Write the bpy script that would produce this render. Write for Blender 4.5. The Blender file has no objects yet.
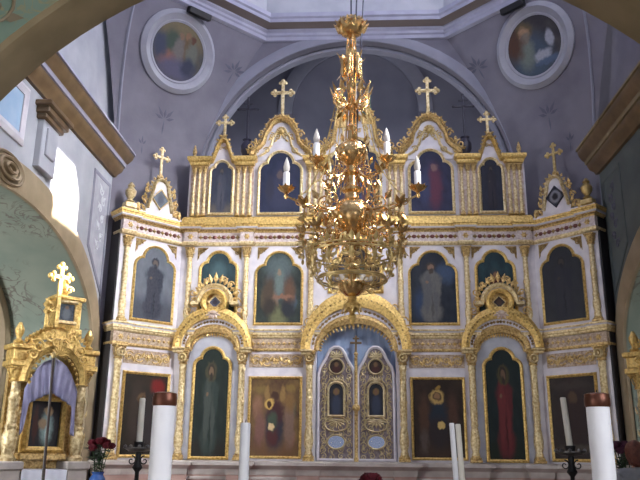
import bpy, bmesh, math, random
from mathutils import Vector, Matrix
R_ = random.Random(7)
PI = math.pi
SC = bpy.context.scene
COL = SC.collection

# ------------------------------------------------------------------ helpers
def link(o):
    COL.objects.link(o); return o

def tag(o, label=None, cat=None, group=None, kind=None):
    if label: o['label'] = label
    if cat: o['category'] = cat
    if group: o['group'] = group
    if kind: o['kind'] = kind
    return o

def thing(name, loc, label, cat, group=None):
    o = bpy.data.objects.new(name, None)
    o.empty_display_size = .1
    o.location = loc
    link(o)
    return tag(o, label, cat, group)

def root_of(o):
    while o.parent: o = o.parent
    return o

class MB:
    """collects polygons in world space (through the frame M); build() links ONE mesh object"""
    def __init__(s, M=None):
        s.v = []; s.f = []; s.uv = {}; s.M = M or Matrix.Identity(4); s.mi = []; s.cur = 0
    def add(s, vs, fs, uvs=None):
        b = len(s.v)
        for i, p in enumerate(vs):
            s.v.append(s.M @ Vector(p))
            if uvs: s.uv[b + i] = uvs[i]
        for f in fs:
            s.f.append([b + i for i in f]); s.mi.append(s.cur)
    def box(s, x0, x1, y0, y1, z0, z1, c=0.0):
        if c <= 0:
            vs = [(x, y, z) for z in (z0, z1) for y in (y0, y1) for x in (x0, x1)]
            s.add(vs, [(0, 2, 3, 1), (4, 5, 7, 6), (0, 1, 5, 4), (2, 6, 7, 3), (0, 4, 6, 2), (1, 3, 7, 5)])
        else:  # chamfered on the vertical and top/bottom edges (octagon loops)
            def loop(i, z):
                return [(x0 + i + c, y0 + i, z), (x1 - i - c, y0 + i, z), (x1 - i, y0 + i + c, z), (x1 - i, y1 - i - c, z),
                        (x1 - i - c, y1 - i, z), (x0 + i + c, y1 - i, z), (x0 + i, y1 - i - c, z), (x0 + i, y0 + i + c, z)]
            L = [loop(c, z0), loop(0, z0 + c), loop(0, z1 - c), loop(c, z1)]
            s.loft(L, True, True)
    def loft(s, loops, closed=True, caps=True):
        n = len(loops[0]); vs = [p for l in loops for p in l]; fs = []
        for k in range(len(loops) - 1):
            for i in range(n if closed else n - 1):
                j = (i + 1) % n
                fs.append((k * n + i, k * n + j, (k + 1) * n + j, (k + 1) * n + i))
        if caps:
            fs.append(tuple(range(n - 1, -1, -1))); fs.append(tuple((len(loops) - 1) * n + i for i in range(n)))
        s.add(vs, fs)
    def prism(s, out, y0, y1, uv=False):
        n = len(out)
        if uv:
            xs = [p[0] for p in out]; zs = [p[1] for p in out]
            a, b, c, d = min(xs), max(xs), min(zs), max(zs)
            U = [((p[0] - a) / (b - a), (p[1] - c) / (d - c)) for p in out] * 2
        else: U = None
        vs = [(p[0], y0, p[1]) for p in out] + [(p[0], y1, p[1]) for p in out]
        fs = [tuple(range(n)), tuple(range(2 * n - 1, n - 1, -1))] + [(i, i + n, (i + 1) % n + n, (i + 1) % n) for i in range(n)]
        s.add(vs, fs, U)
    def ring(s, a, b, yb, yf, ym=None, closed=True):
        """moulded frame between outlines a (inner) and b (outer): back at yb, edges at yf, crest at ym"""
        if ym is None: ym = yf - .02
        n = len(a)
        m = [((p[0] * .45 + q[0] * .55), (p[1] * .45 + q[1] * .55)) for p, q in zip(a, b)]
        L = [[(p[0], yb, p[1]) for p in a], [(p[0], yf, p[1]) for p in a], [(p[0], ym, p[1]) for p in m],
             [(p[0], yf, p[1]) for p in b], [(p[0], yb, p[1]) for p in b]]
        vs = [p for l in L for p in l]; fs = []
        for k in range(4):
            for i in range(n if closed else n - 1):
                j = (i + 1) % n
                fs.append((k * n + i, k * n + j, (k + 1) * n + j, (k + 1) * n + i))
        if not closed:
            fs.append((0, n, 2 * n, 3 * n, 4 * n)); e = n - 1
            fs.append((4 * n + e, 3 * n + e, 2 * n + e, n + e, e))
        s.add(vs, fs)
    def lathe(s, prof, cx, cy, seg=14, z0=0.0, caps=True, sx=1, sy=1, flute=0):
        L = []
        for r, z in prof:
            L.append([(cx + sx * r * (1 + (flute if i % 2 else 0)) * math.cos(2 * PI * i / seg), cy + sy * r * (1 + (flute if i % 2 else 0)) * math.sin(2 * PI * i / seg), z0 + z) for i in range(seg)])
        s.loft(L, True, caps)
    def ball(s, c, rx, ry=None, rz=None, seg=10, rings=6):
        ry = ry or rx; rz = rz or rx
        L = []
        for k in range(rings + 1):
            t = -PI / 2 + PI * (k + .001 * (k == 0) - .001 * (k == rings)) / rings
            w = max(math.cos(t), .02)
            L.append([(c[0] + rx * w * math.cos(2 * PI * i / seg), c[1] + ry * w * math.sin(2 * PI * i / seg), c[2] + rz * math.sin(t)) for i in range(seg)])
        s.loft(L, True, True)
    def tube(s, path, rad, seg=6, caps=True):
        path = [Vector(p) for p in path]; n = len(path); L = []
        for i, p in enumerate(path):
            d = (path[min(i + 1, n - 1)] - path[max(i - 1, 0)])
            if d.length < 1e-9: d = Vector((0, 0, 1))
            d.normalize()
            u = d.cross(Vector((0, 1, 0)))
            if u.length < .2: u = d.cross(Vector((1, 0, 0)))
            u.normalize(); w = d.cross(u)
            r = rad[i] if isinstance(rad, (list, tuple)) else rad
            L.append([tuple(p + (u * math.cos(2 * PI * k / seg) + w * math.sin(2 * PI * k / seg)) * r) for k in range(seg)])
        s.loft(L, True, caps)
    def leaf(s, a, b, w, n=(0, -1, 0), lift=.3):
        """pointed ridge leaf from a to b, bulging towards n"""
        a = Vector(a); b = Vector(b); n = Vector(n); d = b - a
        t = d.cross(n)
        if t.length < 1e-6: t = d.cross(Vector((1, 0, 0)))
        t.normalize(); t *= w * .5
        m = a + d * .42
        up = n.normalized() * w * lift
        vs = [a, m + t, b, m - t, m + up, m - up * .4]
        s.add([tuple(p) for p in vs], [(0, 1, 4), (1, 2, 4), (2, 3, 4), (3, 0, 4), (1, 0, 5), (2, 1, 5), (3, 2, 5), (0, 3, 5)])
    def spiral(s, cx, cz, r, y, th=.012, turns=1.4, a0=0.0, cw=1, seg=5, n=None):
        n = n or int(11 * turns) + 4
        P = []
        for i in range(n):
            t = i / (n - 1); a = a0 + cw * turns * 2 * PI * t; q = r * (1 - .86 * t)
            P.append((cx + q * math.cos(a), y - .3 * th * t, cz + q * math.sin(a)))
        s.tube(P, [th * (1 - .35 * i / (n - 1)) for i in range(n)], seg)
    def sweep(s, path, prof, closed=False):
        """profile [(out, z)] along a plan path [(x, y)]; out is to the right of travel"""
        P = [Vector((p[0], p[1])) for p in path]; n = len(P); offs = []
        for i in range(n):
            if closed or 0 < i < n - 1:
                d0 = (P[i] - P[i - 1]).normalized(); d1 = (P[(i + 1) % n] - P[i]).normalized()
            elif i == 0: d0 = d1 = (P[1] - P[0]).normalized()
            else: d0 = d1 = (P[i] - P[i - 1]).normalized()
            n0 = Vector((d0.y, -d0.x)); n1 = Vector((d1.y, -d1.x)); m = n0 + n1
            if m.length < 1e-6: m = n0.copy()
            m.normalize(); m /= max(m.dot(n0), .3); offs.append(m)
        L = []
        for i in range(n):
            L.append([(P[i].x + offs[i].x * o, P[i].y + offs[i].y * o, z) for o, z in prof])
        if closed: L.append(L[0])
        k = len(prof); vs = [p for l in L for p in l]; fs = []
        for a in range(len(L) - 1):
            for i in range(k - 1):
                fs.append((a * k + i, (a + 1) * k + i, (a + 1) * k + i + 1, a * k + i + 1))
        if not closed:
            fs.append(tuple(range(k - 1, -1, -1))); fs.append(tuple((len(L) - 1) * k + i for i in range(k)))
        s.add(vs, fs)
    def build(s, name, mat, parent=None, smooth=40, loc=None, weld=True):
        me = bpy.data.meshes.new(name)
        org = Vector((0, 0, 0))
        if parent is not None: org = Vector(root_of(parent).location)
        elif loc is not None: org = Vector(loc)
        me.from_pydata([tuple(p - org) for p in s.v], [], s.f)
        mats = mat if isinstance(mat, (list, tuple)) else [mat]
        for m in mats: me.materials.append(m)
        if len(mats) > 1: me.polygons.foreach_set('material_index', s.mi)
        if s.uv:
            ul = me.uv_layers.new(name='UVMap')
            for l in me.loops: ul.data[l.index].uv = s.uv.get(l.vertex_index, (0, 0))
        bm = bmesh.new(); bm.from_mesh(me)
        if weld and not s.uv: bmesh.ops.remove_doubles(bm, verts=bm.verts, dist=1e-5)
        bmesh.ops.recalc_face_normals(bm, faces=bm.faces)
        bm.to_mesh(me); bm.free()
        if smooth:
            me.shade_smooth(); me.set_sharp_from_angle(angle=math.radians(smooth))
        o = link(bpy.data.objects.new(name, me))
        if parent is not None: o.parent = parent
        else: o.location = org
        return o

def structure(o):
    o['kind'] = 'structure'; return o

# ------------------------------------------------------------------ materials
def S(r, g, b):  # sRGB 0-255 -> linear
    f = lambda c: c / 12.92 if c <= .04045 else ((c + .055) / 1.055) ** 2.4
    return (f(r / 255), f(g / 255), f(b / 255), 1)

def mat(name, c, rough=.6, metal=0.0, c2=None, scale=6.0, bump=0.0, bscale=30.0, emit=0.0, spec=.5, detail=4.0, lo=.35, hi=.65, alpha=1.0, trans=0.0):
    m = bpy.data.materials.new(name); m.use_nodes = True
    nt = m.node_tree; b = nt.nodes['Principled BSDF']
    b.inputs['Roughness'].default_value = rough; b.inputs['Metallic'].default_value = metal
    b.inputs['Specular IOR Level'].default_value = spec
    b.inputs['Base Color'].default_value = c
    if trans: b.inputs['Transmission Weight'].default_value = trans
    if alpha < 1: b.inputs['Alpha'].default_value = alpha
    tc = nt.nodes.new('ShaderNodeTexCoord')
    if c2:
        n = nt.nodes.new('ShaderNodeTexNoise'); n.inputs['Scale'].default_value = scale; n.inputs['Detail'].default_value = detail
        nt.links.new(tc.outputs['Object'], n.inputs['Vector'])
        r = nt.nodes.new('ShaderNodeMapRange'); r.inputs['From Min'].default_value = lo; r.inputs['From Max'].default_value = hi
        nt.links.new(n.outputs['Fac'], r.inputs['Value'])
        x = nt.nodes.new('ShaderNodeMix'); x.data_type = 'RGBA'
        x.inputs[6].default_value = c; x.inputs[7].default_value = c2
        nt.links.new(r.outputs['Result'], x.inputs[0]); nt.links.new(x.outputs[2], b.inputs['Base Color'])
    if bump:
        n = nt.nodes.new('ShaderNodeTexNoise'); n.inputs['Scale'].default_value = bscale; n.inputs['Detail'].default_value = 3
        nt.links.new(tc.outputs['Object'], n.inputs['Vector'])
        u = nt.nodes.new('ShaderNodeBump'); u.inputs['Strength'].default_value = bump; u.inputs['Distance'].default_value = .02
        nt.links.new(n.outputs['Fac'], u.inputs['Height']); nt.links.new(u.outputs['Normal'], b.inputs['Normal'])
    if emit:
        b.inputs['Emission Color'].default_value = c; b.inputs['Emission Strength'].default_value = emit
    return m

def paint(name, bg, bg2, shapes, rough=.45):
    """a painted picture: ellipses (cx, cy, rx, ry, colour, softness) over a mottled ground, in the panel's own UV space"""
    m = bpy.data.materials.new(name); m.use_nodes = True
    nt = m.node_tree; b = nt.nodes['Principled BSDF']; N = nt.nodes.new; K = nt.links.new
    b.inputs['Roughness'].default_value = rough + .1; b.inputs['Specular IOR Level'].default_value = .2
    tc = N('ShaderNodeTexCoord')
    no = N('ShaderNodeTexNoise'); no.inputs['Scale'].default_value = 5; no.inputs['Detail'].default_value = 5
    K(tc.outputs['UV'], no.inputs['Vector'])
    mx = N('ShaderNodeMix'); mx.data_type = 'RGBA'; mx.inputs[6].default_value = bg; mx.inputs[7].default_value = bg2
    r = N('ShaderNodeMapRange'); r.inputs['From Min'].default_value = .35; r.inputs['From Max'].default_value = .65
    K(no.outputs['Fac'], r.inputs['Value']); K(r.outputs['Result'], mx.inputs[0])
    # brush wobble so that no edge is a clean ellipse
    ns = N('ShaderNodeTexNoise'); ns.inputs['Scale'].default_value = 9; ns.inputs['Detail'].default_value = 4
    K(tc.outputs['UV'], ns.inputs['Vector'])
    vm = N('ShaderNodeVectorMath'); vm.operation = 'SUBTRACT'; vm.inputs[1].default_value = (.5, .5, .5); K(ns.outputs['Color'], vm.inputs[0])
    vs = N('ShaderNodeVectorMath'); vs.operation = 'SCALE'; vs.inputs['Scale'].default_value = .13; K(vm.outputs[0], vs.inputs[0])
    va = N('ShaderNodeVectorMath'); va.operation = 'ADD'; K(tc.outputs['UV'], va.inputs[0]); K(vs.outputs[0], va.inputs[1])
    col = mx.outputs[2]
    for cx, cy, rx, ry, c, soft in shapes:
        a = N('ShaderNodeVectorMath'); a.operation = 'SUBTRACT'; a.inputs[1].default_value = (cx, cy, 0); K(va.outputs[0], a.inputs[0])
        d = N('ShaderNodeVectorMath'); d.operation = 'MULTIPLY'; d.inputs[1].default_value = (1 / rx, 1 / ry, 0); K(a.outputs[0], d.inputs[0])
        l = N('ShaderNodeVectorMath'); l.operation = 'LENGTH'; K(d.outputs[0], l.inputs[0])
        q = N('ShaderNodeMapRange'); q.interpolation_type = 'SMOOTHSTEP'
        q.inputs['From Min'].default_value = 1.05 + soft * 1.3; q.inputs['From Max'].default_value = .9 - soft; K(l.outputs['Value'], q.inputs['Value'])
        x = N('ShaderNodeMix'); x.data_type = 'RGBA'; x.inputs[7].default_value = c
        K(q.outputs['Result'], x.inputs[0]); K(col, x.inputs[6]); col = x.outputs[2]
    n3 = N('ShaderNodeTexNoise'); n3.inputs['Scale'].default_value = 26; n3.inputs['Detail'].default_value = 6; K(tc.outputs['UV'], n3.inputs['Vector'])
    r3 = N('ShaderNodeMapRange'); r3.inputs['From Min'].default_value = .3; r3.inputs['From Max'].default_value = .7; r3.inputs['To Min'].default_value = .0; r3.inputs['To Max'].default_value = .2; K(n3.outputs['Fac'], r3.inputs['Value'])
    x = N('ShaderNodeMix'); x.data_type = 'RGBA'; x.inputs[7].default_value = bg2; K(r3.outputs[0], x.inputs[0]); K(col, x.inputs[6]); col = x.outputs[2]
    K(col, b.inputs['Base Color'])
    return m

GOLD = mat('gilding', S(224, 194, 132), .34, .5, S(140, 104, 54), 26, .5, 80, lo=.38, hi=.72)
GOLD2 = mat('pale_gilding', S(232, 214, 168), .36, .4, S(172, 140, 88), 24, .4, 80, lo=.38, hi=.72)
GOLDY = mat('yellow_gilding', S(234, 202, 126), .34, .5, S(170, 130, 64), 24, .45, 80, lo=.38, hi=.72)
BRASS = mat('polished_brass', S(242, 208, 150), .2, .9, S(214, 168, 108), 12, .1, 30)
BRASSD = mat('aged_brass', S(212, 188, 130), .34, .6, S(170, 142, 88), 14, .3, 40)
WHITE = mat('white_lacquer', S(214, 209, 214), .45, 0, S(196, 191, 200), 5)
PINKW = mat('pinkish_lacquer', S(204, 188, 176), .45, 0, S(174, 146, 130), 16)
FRIEZE = mat('frieze_ground', S(212, 202, 200), .5, 0, S(184, 164, 162), 24)
FRIEZEB = mat('brownish_frieze_ground', S(188, 168, 148), .5, 0, S(140, 116, 92), 24)
LGREY = mat('grey_lacquer', S(176, 178, 186), .5, 0, S(160, 160, 172), 5)
MAUVE = mat('mauve_ground', S(150, 138, 144), .5, 0, S(112, 98, 106), 16)
PLINTH = mat('plinth_paint', S(190, 182, 176), .55, 0, S(168, 158, 152), 4)
BASEP = mat('base_panel_paint', S(178, 150, 140), .55, 0, S(160, 130, 120), 4)
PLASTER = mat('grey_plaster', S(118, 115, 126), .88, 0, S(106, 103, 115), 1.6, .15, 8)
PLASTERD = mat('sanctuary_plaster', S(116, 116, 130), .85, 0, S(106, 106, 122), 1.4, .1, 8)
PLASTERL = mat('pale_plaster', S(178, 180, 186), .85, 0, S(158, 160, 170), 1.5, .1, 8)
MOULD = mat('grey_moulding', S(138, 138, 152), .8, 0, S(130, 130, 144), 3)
PLASTERSH = mat('shaded_south_plaster', S(92, 99, 98), .85, 0, S(82, 89, 88), 2)  # south wall plaster, shade put into its darker colour
RINGST = mat('medallion_stone', S(158, 158, 168), .8, 0, S(148, 148, 160), 3)
STUCCO = mat('stucco_ring', S(166, 166, 184), .7, 0, S(152, 152, 172), 3)
BROWN = mat('brown_cornice', S(116, 94, 68), .35, 0, S(96, 76, 52), 4)
TAN = mat('tan_archivolt', S(158, 140, 114), .75, 0, S(142, 126, 100), 3)
TAN2 = mat('olive_border', S(132, 117, 90), .8, 0, S(118, 104, 78), 3)
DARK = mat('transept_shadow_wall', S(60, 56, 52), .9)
STONE = mat('floor_stone', S(176, 164, 150), .5, 0, S(120, 108, 98), 3)
CARPET = mat('red_carpet', S(120, 34, 34), .95, 0, S(100, 26, 28), 20)
BLUEP = mat('light_blue_panel', S(150, 178, 206), .8, 0, S(164, 186, 208), 4)
STENCIL = mat('stencil_paint', S(92, 92, 106), .9)
STENCILW = mat('white_stencil', S(206, 208, 212), .9)
STENCILT = mat('ochre_stencil', S(128, 118, 98), .9)
IRON = mat('dark_iron', S(54, 52, 64), .5, .4)
BLACK = mat('black_metal', S(26, 25, 28), .5, .3)
WAX = mat('white_wax', S(238, 238, 242), .45, 0, S(228, 228, 234), 5)
WAXY = mat('ivory_wax', S(222, 216, 204), .5)
COPPER = mat('copper_cap', S(120, 74, 56), .35, .6, S(92, 54, 40), 8)
BULB = mat('candle_bulb_glass', S(244, 240, 236), .15, 0, trans=.4)
CURT = mat('blue_curtain', S(156, 174, 206), .85, 0, S(140, 160, 196), 4)
CLOTHL = mat('lavender_drape', S(152, 150, 178), .9, 0, S(136, 134, 166), 6)
CLOTHW = mat('white_tablecloth', S(222, 224, 236), .9)
GAPSHADE = mat('painted_gap_shade', S(34, 30, 32), .7)  # near-black tone standing in for shadow beside the wings
WOODD = mat('dark_wood', S(50, 36, 30), .5)
ROSE = mat('dark_red_petals', S(104, 14, 34), .6, 0, S(70, 8, 22), 20)
ROSEP = mat('purple_petals', S(70, 22, 50), .6, 0, S(52, 14, 38), 20)
GREEN = mat('rose_leaves', S(46, 74, 44), .6, 0, S(30, 52, 32), 20)
BLUEV = mat('blue_glaze', S(62, 96, 160), .2)
CABLE = mat('cable', S(30, 32, 52), .6)
GLASSY = mat('mirror_glass', S(190, 196, 214), .08, .9)
PENDC = mat('crystal', S(226, 220, 216), .05, .1, trans=.6)
TEAL = mat('teal_robe', S(66, 98, 98), .6)
FLESHP = mat('painted_corpus', S(214, 206, 206), .5)

def vine_mat(name, base, base2, ink, scale=2.2):
    """painted plaster with a scrolling vine band"""
    m = mat(name, base, .85, 0, base2, 1.5)
    nt = m.node_tree; N = nt.nodes.new; K = nt.links.new
    b = nt.nodes['Principled BSDF']
    src = b.inputs['Base Color'].links[0].from_socket
    tc = nt.nodes['Texture Coordinate']
    w = N('ShaderNodeTexNoise'); w.inputs['Scale'].default_value = scale; w.inputs['Detail'].default_value = 2; w.inputs['Distortion'].default_value = 2.2
    K(tc.outputs['Object'], w.inputs['Vector'])
    a = N('ShaderNodeMath'); a.operation = 'SUBTRACT'; a.inputs[1].default_value = .5; K(w.outputs['Fac'], a.inputs[0])
    c = N('ShaderNodeMath'); c.operation = 'ABSOLUTE'; K(a.outputs[0], c.inputs[0])
    r = N('ShaderNodeMapRange'); r.inputs['From Min'].default_value = .035; r.inputs['From Max'].default_value = .015; K(c.outputs[0], r.inputs['Value'])
    v = N('ShaderNodeTexNoise'); v.inputs['Scale'].default_value = 1.1; K(tc.outputs['Object'], v.inputs['Vector'])
    r2 = N('ShaderNodeMapRange'); r2.inputs['From Min'].default_value = .45; r2.inputs['From Max'].default_value = .55; K(v.outputs['Fac'], r2.inputs['Value'])
    mu = N('ShaderNodeMath'); mu.operation = 'MULTIPLY'; K(r.outputs[0], mu.inputs[0]); K(r2.outputs[0], mu.inputs[1])
    m2 = N('ShaderNodeMath'); m2.operation = 'MULTIPLY'; m2.inputs[1].default_value = .8; K(mu.outputs[0], m2.inputs[0])
    x = N('ShaderNodeMix'); x.data_type = 'RGBA'; x.inputs[7].default_value = ink
    K(m2.outputs[0], x.inputs[0]); K(src, x.inputs[6]); K(x.outputs[2], b.inputs['Base Color'])
    return m
VINE = vine_mat('painted_soffit', S(140, 148, 134), S(126, 138, 126), S(104, 96, 90))
VINE2 = vine_mat('painted_gallery_soffit', S(124, 146, 132), S(110, 134, 120), S(148, 144, 112), 3.0)

# ------------------------------------------------------------------ camera
F = 730.0
yaw, pit, rol = 0.05271547, 0.28592963, 0.00999967
cy_, sy_, cp_, sp_ = math.cos(yaw), math.sin(yaw), math.cos(pit), math.sin(pit)
f_ = Vector((-sy_ * cp_, cy_ * cp_, sp_)); r_ = Vector((cy_, sy_, 0)); u_ = r_.cross(f_)
r2 = r_ * math.cos(rol) + u_ * math.sin(rol); u2 = u_ * math.cos(rol) - r_ * math.sin(rol)
cam = bpy.data.cameras.new('camera'); cam.sensor_width = 36; cam.lens = F / 640 * 36
co = link(bpy.data.objects.new('camera', cam))
mw = Matrix(((r2.x, u2.x, -f_.x, .03), (r2.y, u2.y, -f_.y, 0), (r2.z, u2.z, -f_.z, 1.65), (0, 0, 0, 1)))
co.matrix_world = mw
cam.clip_start = .05
SC.camera = co

# ------------------------------------------------------------------ frames
def frame(o, ang):
    """local x along the angle, y backwards, z up"""
    return Matrix.Translation(Vector(o)) @ Matrix.Rotation(ang, 4, 'Z')
ID = Matrix.Identity(4)
WW = 1.33
WL = frame((-3.5 - WW * .70711, 14 - WW * .70711, 0), PI / 4)       # x 0 outer .. WW inner
WR = frame((3.5, 14.0, 0), -PI / 4)       # x 0 inner .. 1.414 outer

def arc(cx, cz, rx, rz, a0, a1, n):
    return [(cx + rx * math.cos(a0 + (a1 - a0) * i / (n - 1)), cz + rz * math.sin(a0 + (a1 - a0) * i / (n - 1))) for i in range(n)]

# ================================================================== THE SETTING
YE, CY = 14.6, 9.7
def setting():
    m = MB(); m.box(-9, 9, -7, 19, -.2, 0); structure(m.build('floor', STONE))
    m = MB(); m.box(-4.7, 4.7, 11.4, 18.5, .0, .3, .02); m.box(-4.7, 4.7, 11.75, 18.5, .3, .45, .02); structure(m.build('floor_solea', CARPET))
    # east wall with the sanctuary arch
    A = arc(0, 7.25, 3.385, 3.385, PI, 0, 41)
    m = MB()
    L = [(-3.52, 0), (-3.52, 10.8), (3.52, 10.8), (3.52, 0), (3.385, 0)] + A[::-1] + [(-3.385, 0)]
    n = len(A)
    # as quads: reveal + face (fan to the top edge)
    top = [(-3.52 + 7.04 * i / (n - 1), 10.8) for i in range(n)]
    m.add([(x, YE, z) for x, z in A] + [(x, YE, z) for x, z in top] + [(x, YE + .4, z) for x, z in A],
          [(i, i + 1, n + i + 1, n + i) for i in range(n - 1)] + [(i, 2 * n + i, 2 * n + i + 1, i + 1) for i in range(n - 1)])
    for sx in (-1, 1):
        m.add([(sx * 3.385, YE, 7.25), (sx * 3.52, YE, 10.8), (sx * 3.52, YE, 0), (sx * 3.385, YE, 0), (sx * 3.385, YE + .4, 7.25), (sx * 3.385, YE + .4, 0)],
              [(0, 1, 2, 3), (0, 3, 5, 4)])
    structure(m.build('wall_east', PLASTER))
    m = MB()
    m.ring(arc(0, 7.25, 3.385, 3.385, PI, 0, 41), arc(0, 7.25, 3.62, 3.62, PI, 0, 41), YE + .02, YE - .03, YE - .05, closed=False)
    m.ring(arc(0, 7.25, 3.3, 3.3, PI, 0, 41), arc(0, 7.25, 3.385, 3.385, PI, 0, 41), YE + .4, YE + .2, YE + .18, closed=False)
    structure(m.build('trim_east_arch', MOULD))
    # sanctuary behind: barrel vault, end wall with a niche
    m = MB()
    V = [(-4.7, 0)] + arc(0, 7.25, 4.7, 4.9, PI, 0, 31) + [(4.7, 0)]
    k = len(V)
    m.add([(x, YE + .4, z) for x, z in V] + [(x, 17, z) for x, z in V], [(i, i + 1, k + i + 1, k + i) for i in range(k - 1)])
    structure(m.build('wall_sanctuary', PLASTERD))
    B = [(-1.6, 3)] + arc(0, 10.05, 1.6, 1.72, PI, 0, 31) + [(1.6, 3)]
    O = [(-4.7, 3)] + arc(0, 7.25, 4.7, 4.9, PI, 0, 31) + [(4.7, 3)]
    k = len(B); m = MB()
    m.add([(x, 17, z) for x, z in B] + [(x, 17, z) for x, z in O], [(i, i + 1, k + i + 1, k + i) for i in range(k - 1)])
    m.box(-4.7, 4.7, 17, 17.1, 0, 3)
    # conch
    rings = []
    for j in range(9):
        t = j / 8 * PI / 2
        rings.append([(x * math.cos(t), 17 + .8 * math.sin(t), 10.05 + (z - 10.05) * math.cos(t) if z > 10.05 else z) for x, z in B])
    m.loft(rings, False, False)
    structure(m.build('wall_apse', PLASTERD))
    m = MB()
    m.ring(arc(0, 10.05, 1.62, 1.74, PI, 0, 31), arc(0, 10.05, 1.98, 2.1, PI, 0, 31), 17, 16.94, 16.9, closed=False)
    structure(m.build('trim_apse_arch', MOULD))
    for sx, nm in ((-1, 'left'), (1, 'right')):
        side = 'north' if sx < 0 else 'south'
        XS = 4.78 if sx < 0 else 4.68
        # chamfered corner pier + pendentive above
        m = MB()
        p0 = (sx * 3.42, YE); p1 = (sx * XS, YE - (XS - 3.42))
        m.add([(p0[0], p0[1], 0), (p1[0], p1[1], 0), (p1[0], p1[1], 7.3), (p0[0], p0[1], 7.3)], [(0, 1, 2, 3)])
        structure(m.build('wall_pier_' + nm, PLASTER))
        m = MB(); nu, nv = 16, 22; G = []
        def pend(t, s):
            # t 0..1 up, s 0 (wall side) .. 1 (east side)
            a = math.acos(min(1, (3.42 - 1.39 * t ** 1.3) / 3.42))
            x = 3.42 - 1.39 * t ** 1.4
            z = 7.3 + 3.42 * (t ** .93)
            e = Vector((sx * x, YE, z)); w = Vector((sx * (XS + (4.9 - XS) * t), CY + (4.9 / (YE - CY)) * x - .0 , z))
            w.y = CY + x + (YE - CY - 4.9)
            if t == 0: w = Vector((sx * XS, YE - (XS - 3.42), z))
            else:
                w.y = w.y * 1.0 + (YE - (XS - 3.42) - (CY + 3.42)) * (1 - t)
            p = w.lerp(e, s)
            return p
        for i in range(nv + 1):
            for j in range(nu + 1): G.append(tuple(pend(i / nv, j / nu)))
        m.add(G, [(i * (nu + 1) + j, i * (nu + 1) + j + 1, (i + 1) * (nu + 1) + j + 1, (i + 1) * (nu + 1) + j) for i in range(nv) for j in range(nu)])
        structure(m.build('wall_pendentive_' + nm, PLASTER))
        # painted border line on the pendentive
        m = MB()
        m.tube([tuple(pend(t / 16, .015 + .2 * (t / 16) ** 1.2) + Vector((-sx * .012, -.012, 0))) for t in range(17)], .03, 6)
        structure(m.build('trim_pendentive_' + nm, MOULD))
        # nave-side arch wall of the crossing, X = +-XS
        def ell(a, b, z0, n=33): return arc(CY, z0, a, b, PI, 0, n)
        inn = [(CY - 3.2, .0)] + ell(3.2, 1.74, 3.4) + [(CY + 3.2, 0)]
        out = [(CY - 3.6, .0)] + ell(3.6, 2.2, 3.4) + [(CY + 3.6, 0)]
        k = len(inn)
        m = MB()
        topz = [(5.0 + (YE - (XS - 3.42) - 5.0) * i / (k - 1), 7.4) for i in range(k)]
        m.add([(sx * XS, y, z) for y, z in out] + [(sx * XS, y, z) for y, z in topz], [(i, i + 1, k + i + 1, k + i) for i in range(k - 1)])
        m.add([(sx * XS, 5, 0), (sx * XS, CY - 3.6, 0), (sx * XS, 5, 7.4)], [(0, 1, 2)])
        m.add([(sx * XS, 13.24, 0), (sx * XS, CY + 3.6, 0), (sx * XS, 13.24, 7.4)], [(0, 1, 2)])
        structure(m.build('wall_' + side, PLASTERL if sx < 0 else PLASTERSH))
        m = MB()
        M_ = Matrix(((0, -sx, 0, sx * XS), (1, 0, 0, 0), (0, 0, 1, 0), (0, 0, 0, 1)))   # (x->Y, y-> outwards)
        m.M = Matrix(((0, sx, 0, sx * XS), (1, 0, 0, 0), (0, 0, 1, 0), (0, 0, 0, 1)))
        m.ring(inn, out, .02, -.05, -.08, closed=False)
        m.ring(inn, [(CY - 2.98, 0)] + ell(2.98, 1.58, 3.4) + [(CY + 2.98, 0)], 1.62, 1.45, 1.42, closed=False)
        # keystone cartouche
        for q in (1.0, .66):
            m.lathe([(.24 * q, -.02), (.24 * q, .02), (.2 * q, .045), (.16 * q, .02), (0.01, .02)], 0, 0, 18, 0) if False else None
        for q, yy in ((.36, -.1), (.25, -.13), (.13, -.15)):
            a = arc(9.05, 5.36, q * 1.3, q * .62, 0, 2 * PI, 25)[:-1]; b = arc(9.05, 5.36, q * 1.3 - .06, q * .62 - .04, 0, 2 * PI, 25)[:-1]
            m.ring(b, a, 0.0, yy + .02, yy)
        structure(m.build('trim_arch_' + side, TAN))
        m = MB()
        m.add([(sx * XS, y, z) for y, z in inn] + [(sx * (XS + 1.6), y, z) for y, z in inn], [(i, i + 1, k + i + 1, k + i) for i in range(k - 1)])
        structure(m.build('ceiling_arch_soffit_' + side, VINE))
        # transept behind the arch
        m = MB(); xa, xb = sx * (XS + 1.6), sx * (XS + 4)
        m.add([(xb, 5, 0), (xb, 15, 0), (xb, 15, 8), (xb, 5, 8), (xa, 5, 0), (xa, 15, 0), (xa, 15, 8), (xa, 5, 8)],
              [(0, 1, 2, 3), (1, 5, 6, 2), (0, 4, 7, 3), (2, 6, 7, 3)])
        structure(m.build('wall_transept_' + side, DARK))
        # lunette wall above the cornice
        m = MB(); XT = 4.95
        ys = [5, 10.26, 10.78, 11.05, 12.2, 14.7]; zs = [7.2, 7.62, 8.3, 9.35, 10.6, 11.3]
        for a in range(5):
            for b in range(5):
                if sx > 0 and ((a == 1 and b == 1) or (a == 3 and b == 3)): continue
                m.add([(sx * XT, ys[a], zs[b]), (sx * XT, ys[a + 1], zs[b]), (sx * XT, ys[a + 1], zs[b + 1]), (sx * XT, ys[a], zs[b + 1])], [(0, 1, 2, 3)])
        # tall window of the south lunette
        structure(m.build('wall_lunette_' + side, PLASTERL if sx < 0 else PLASTER))
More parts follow.
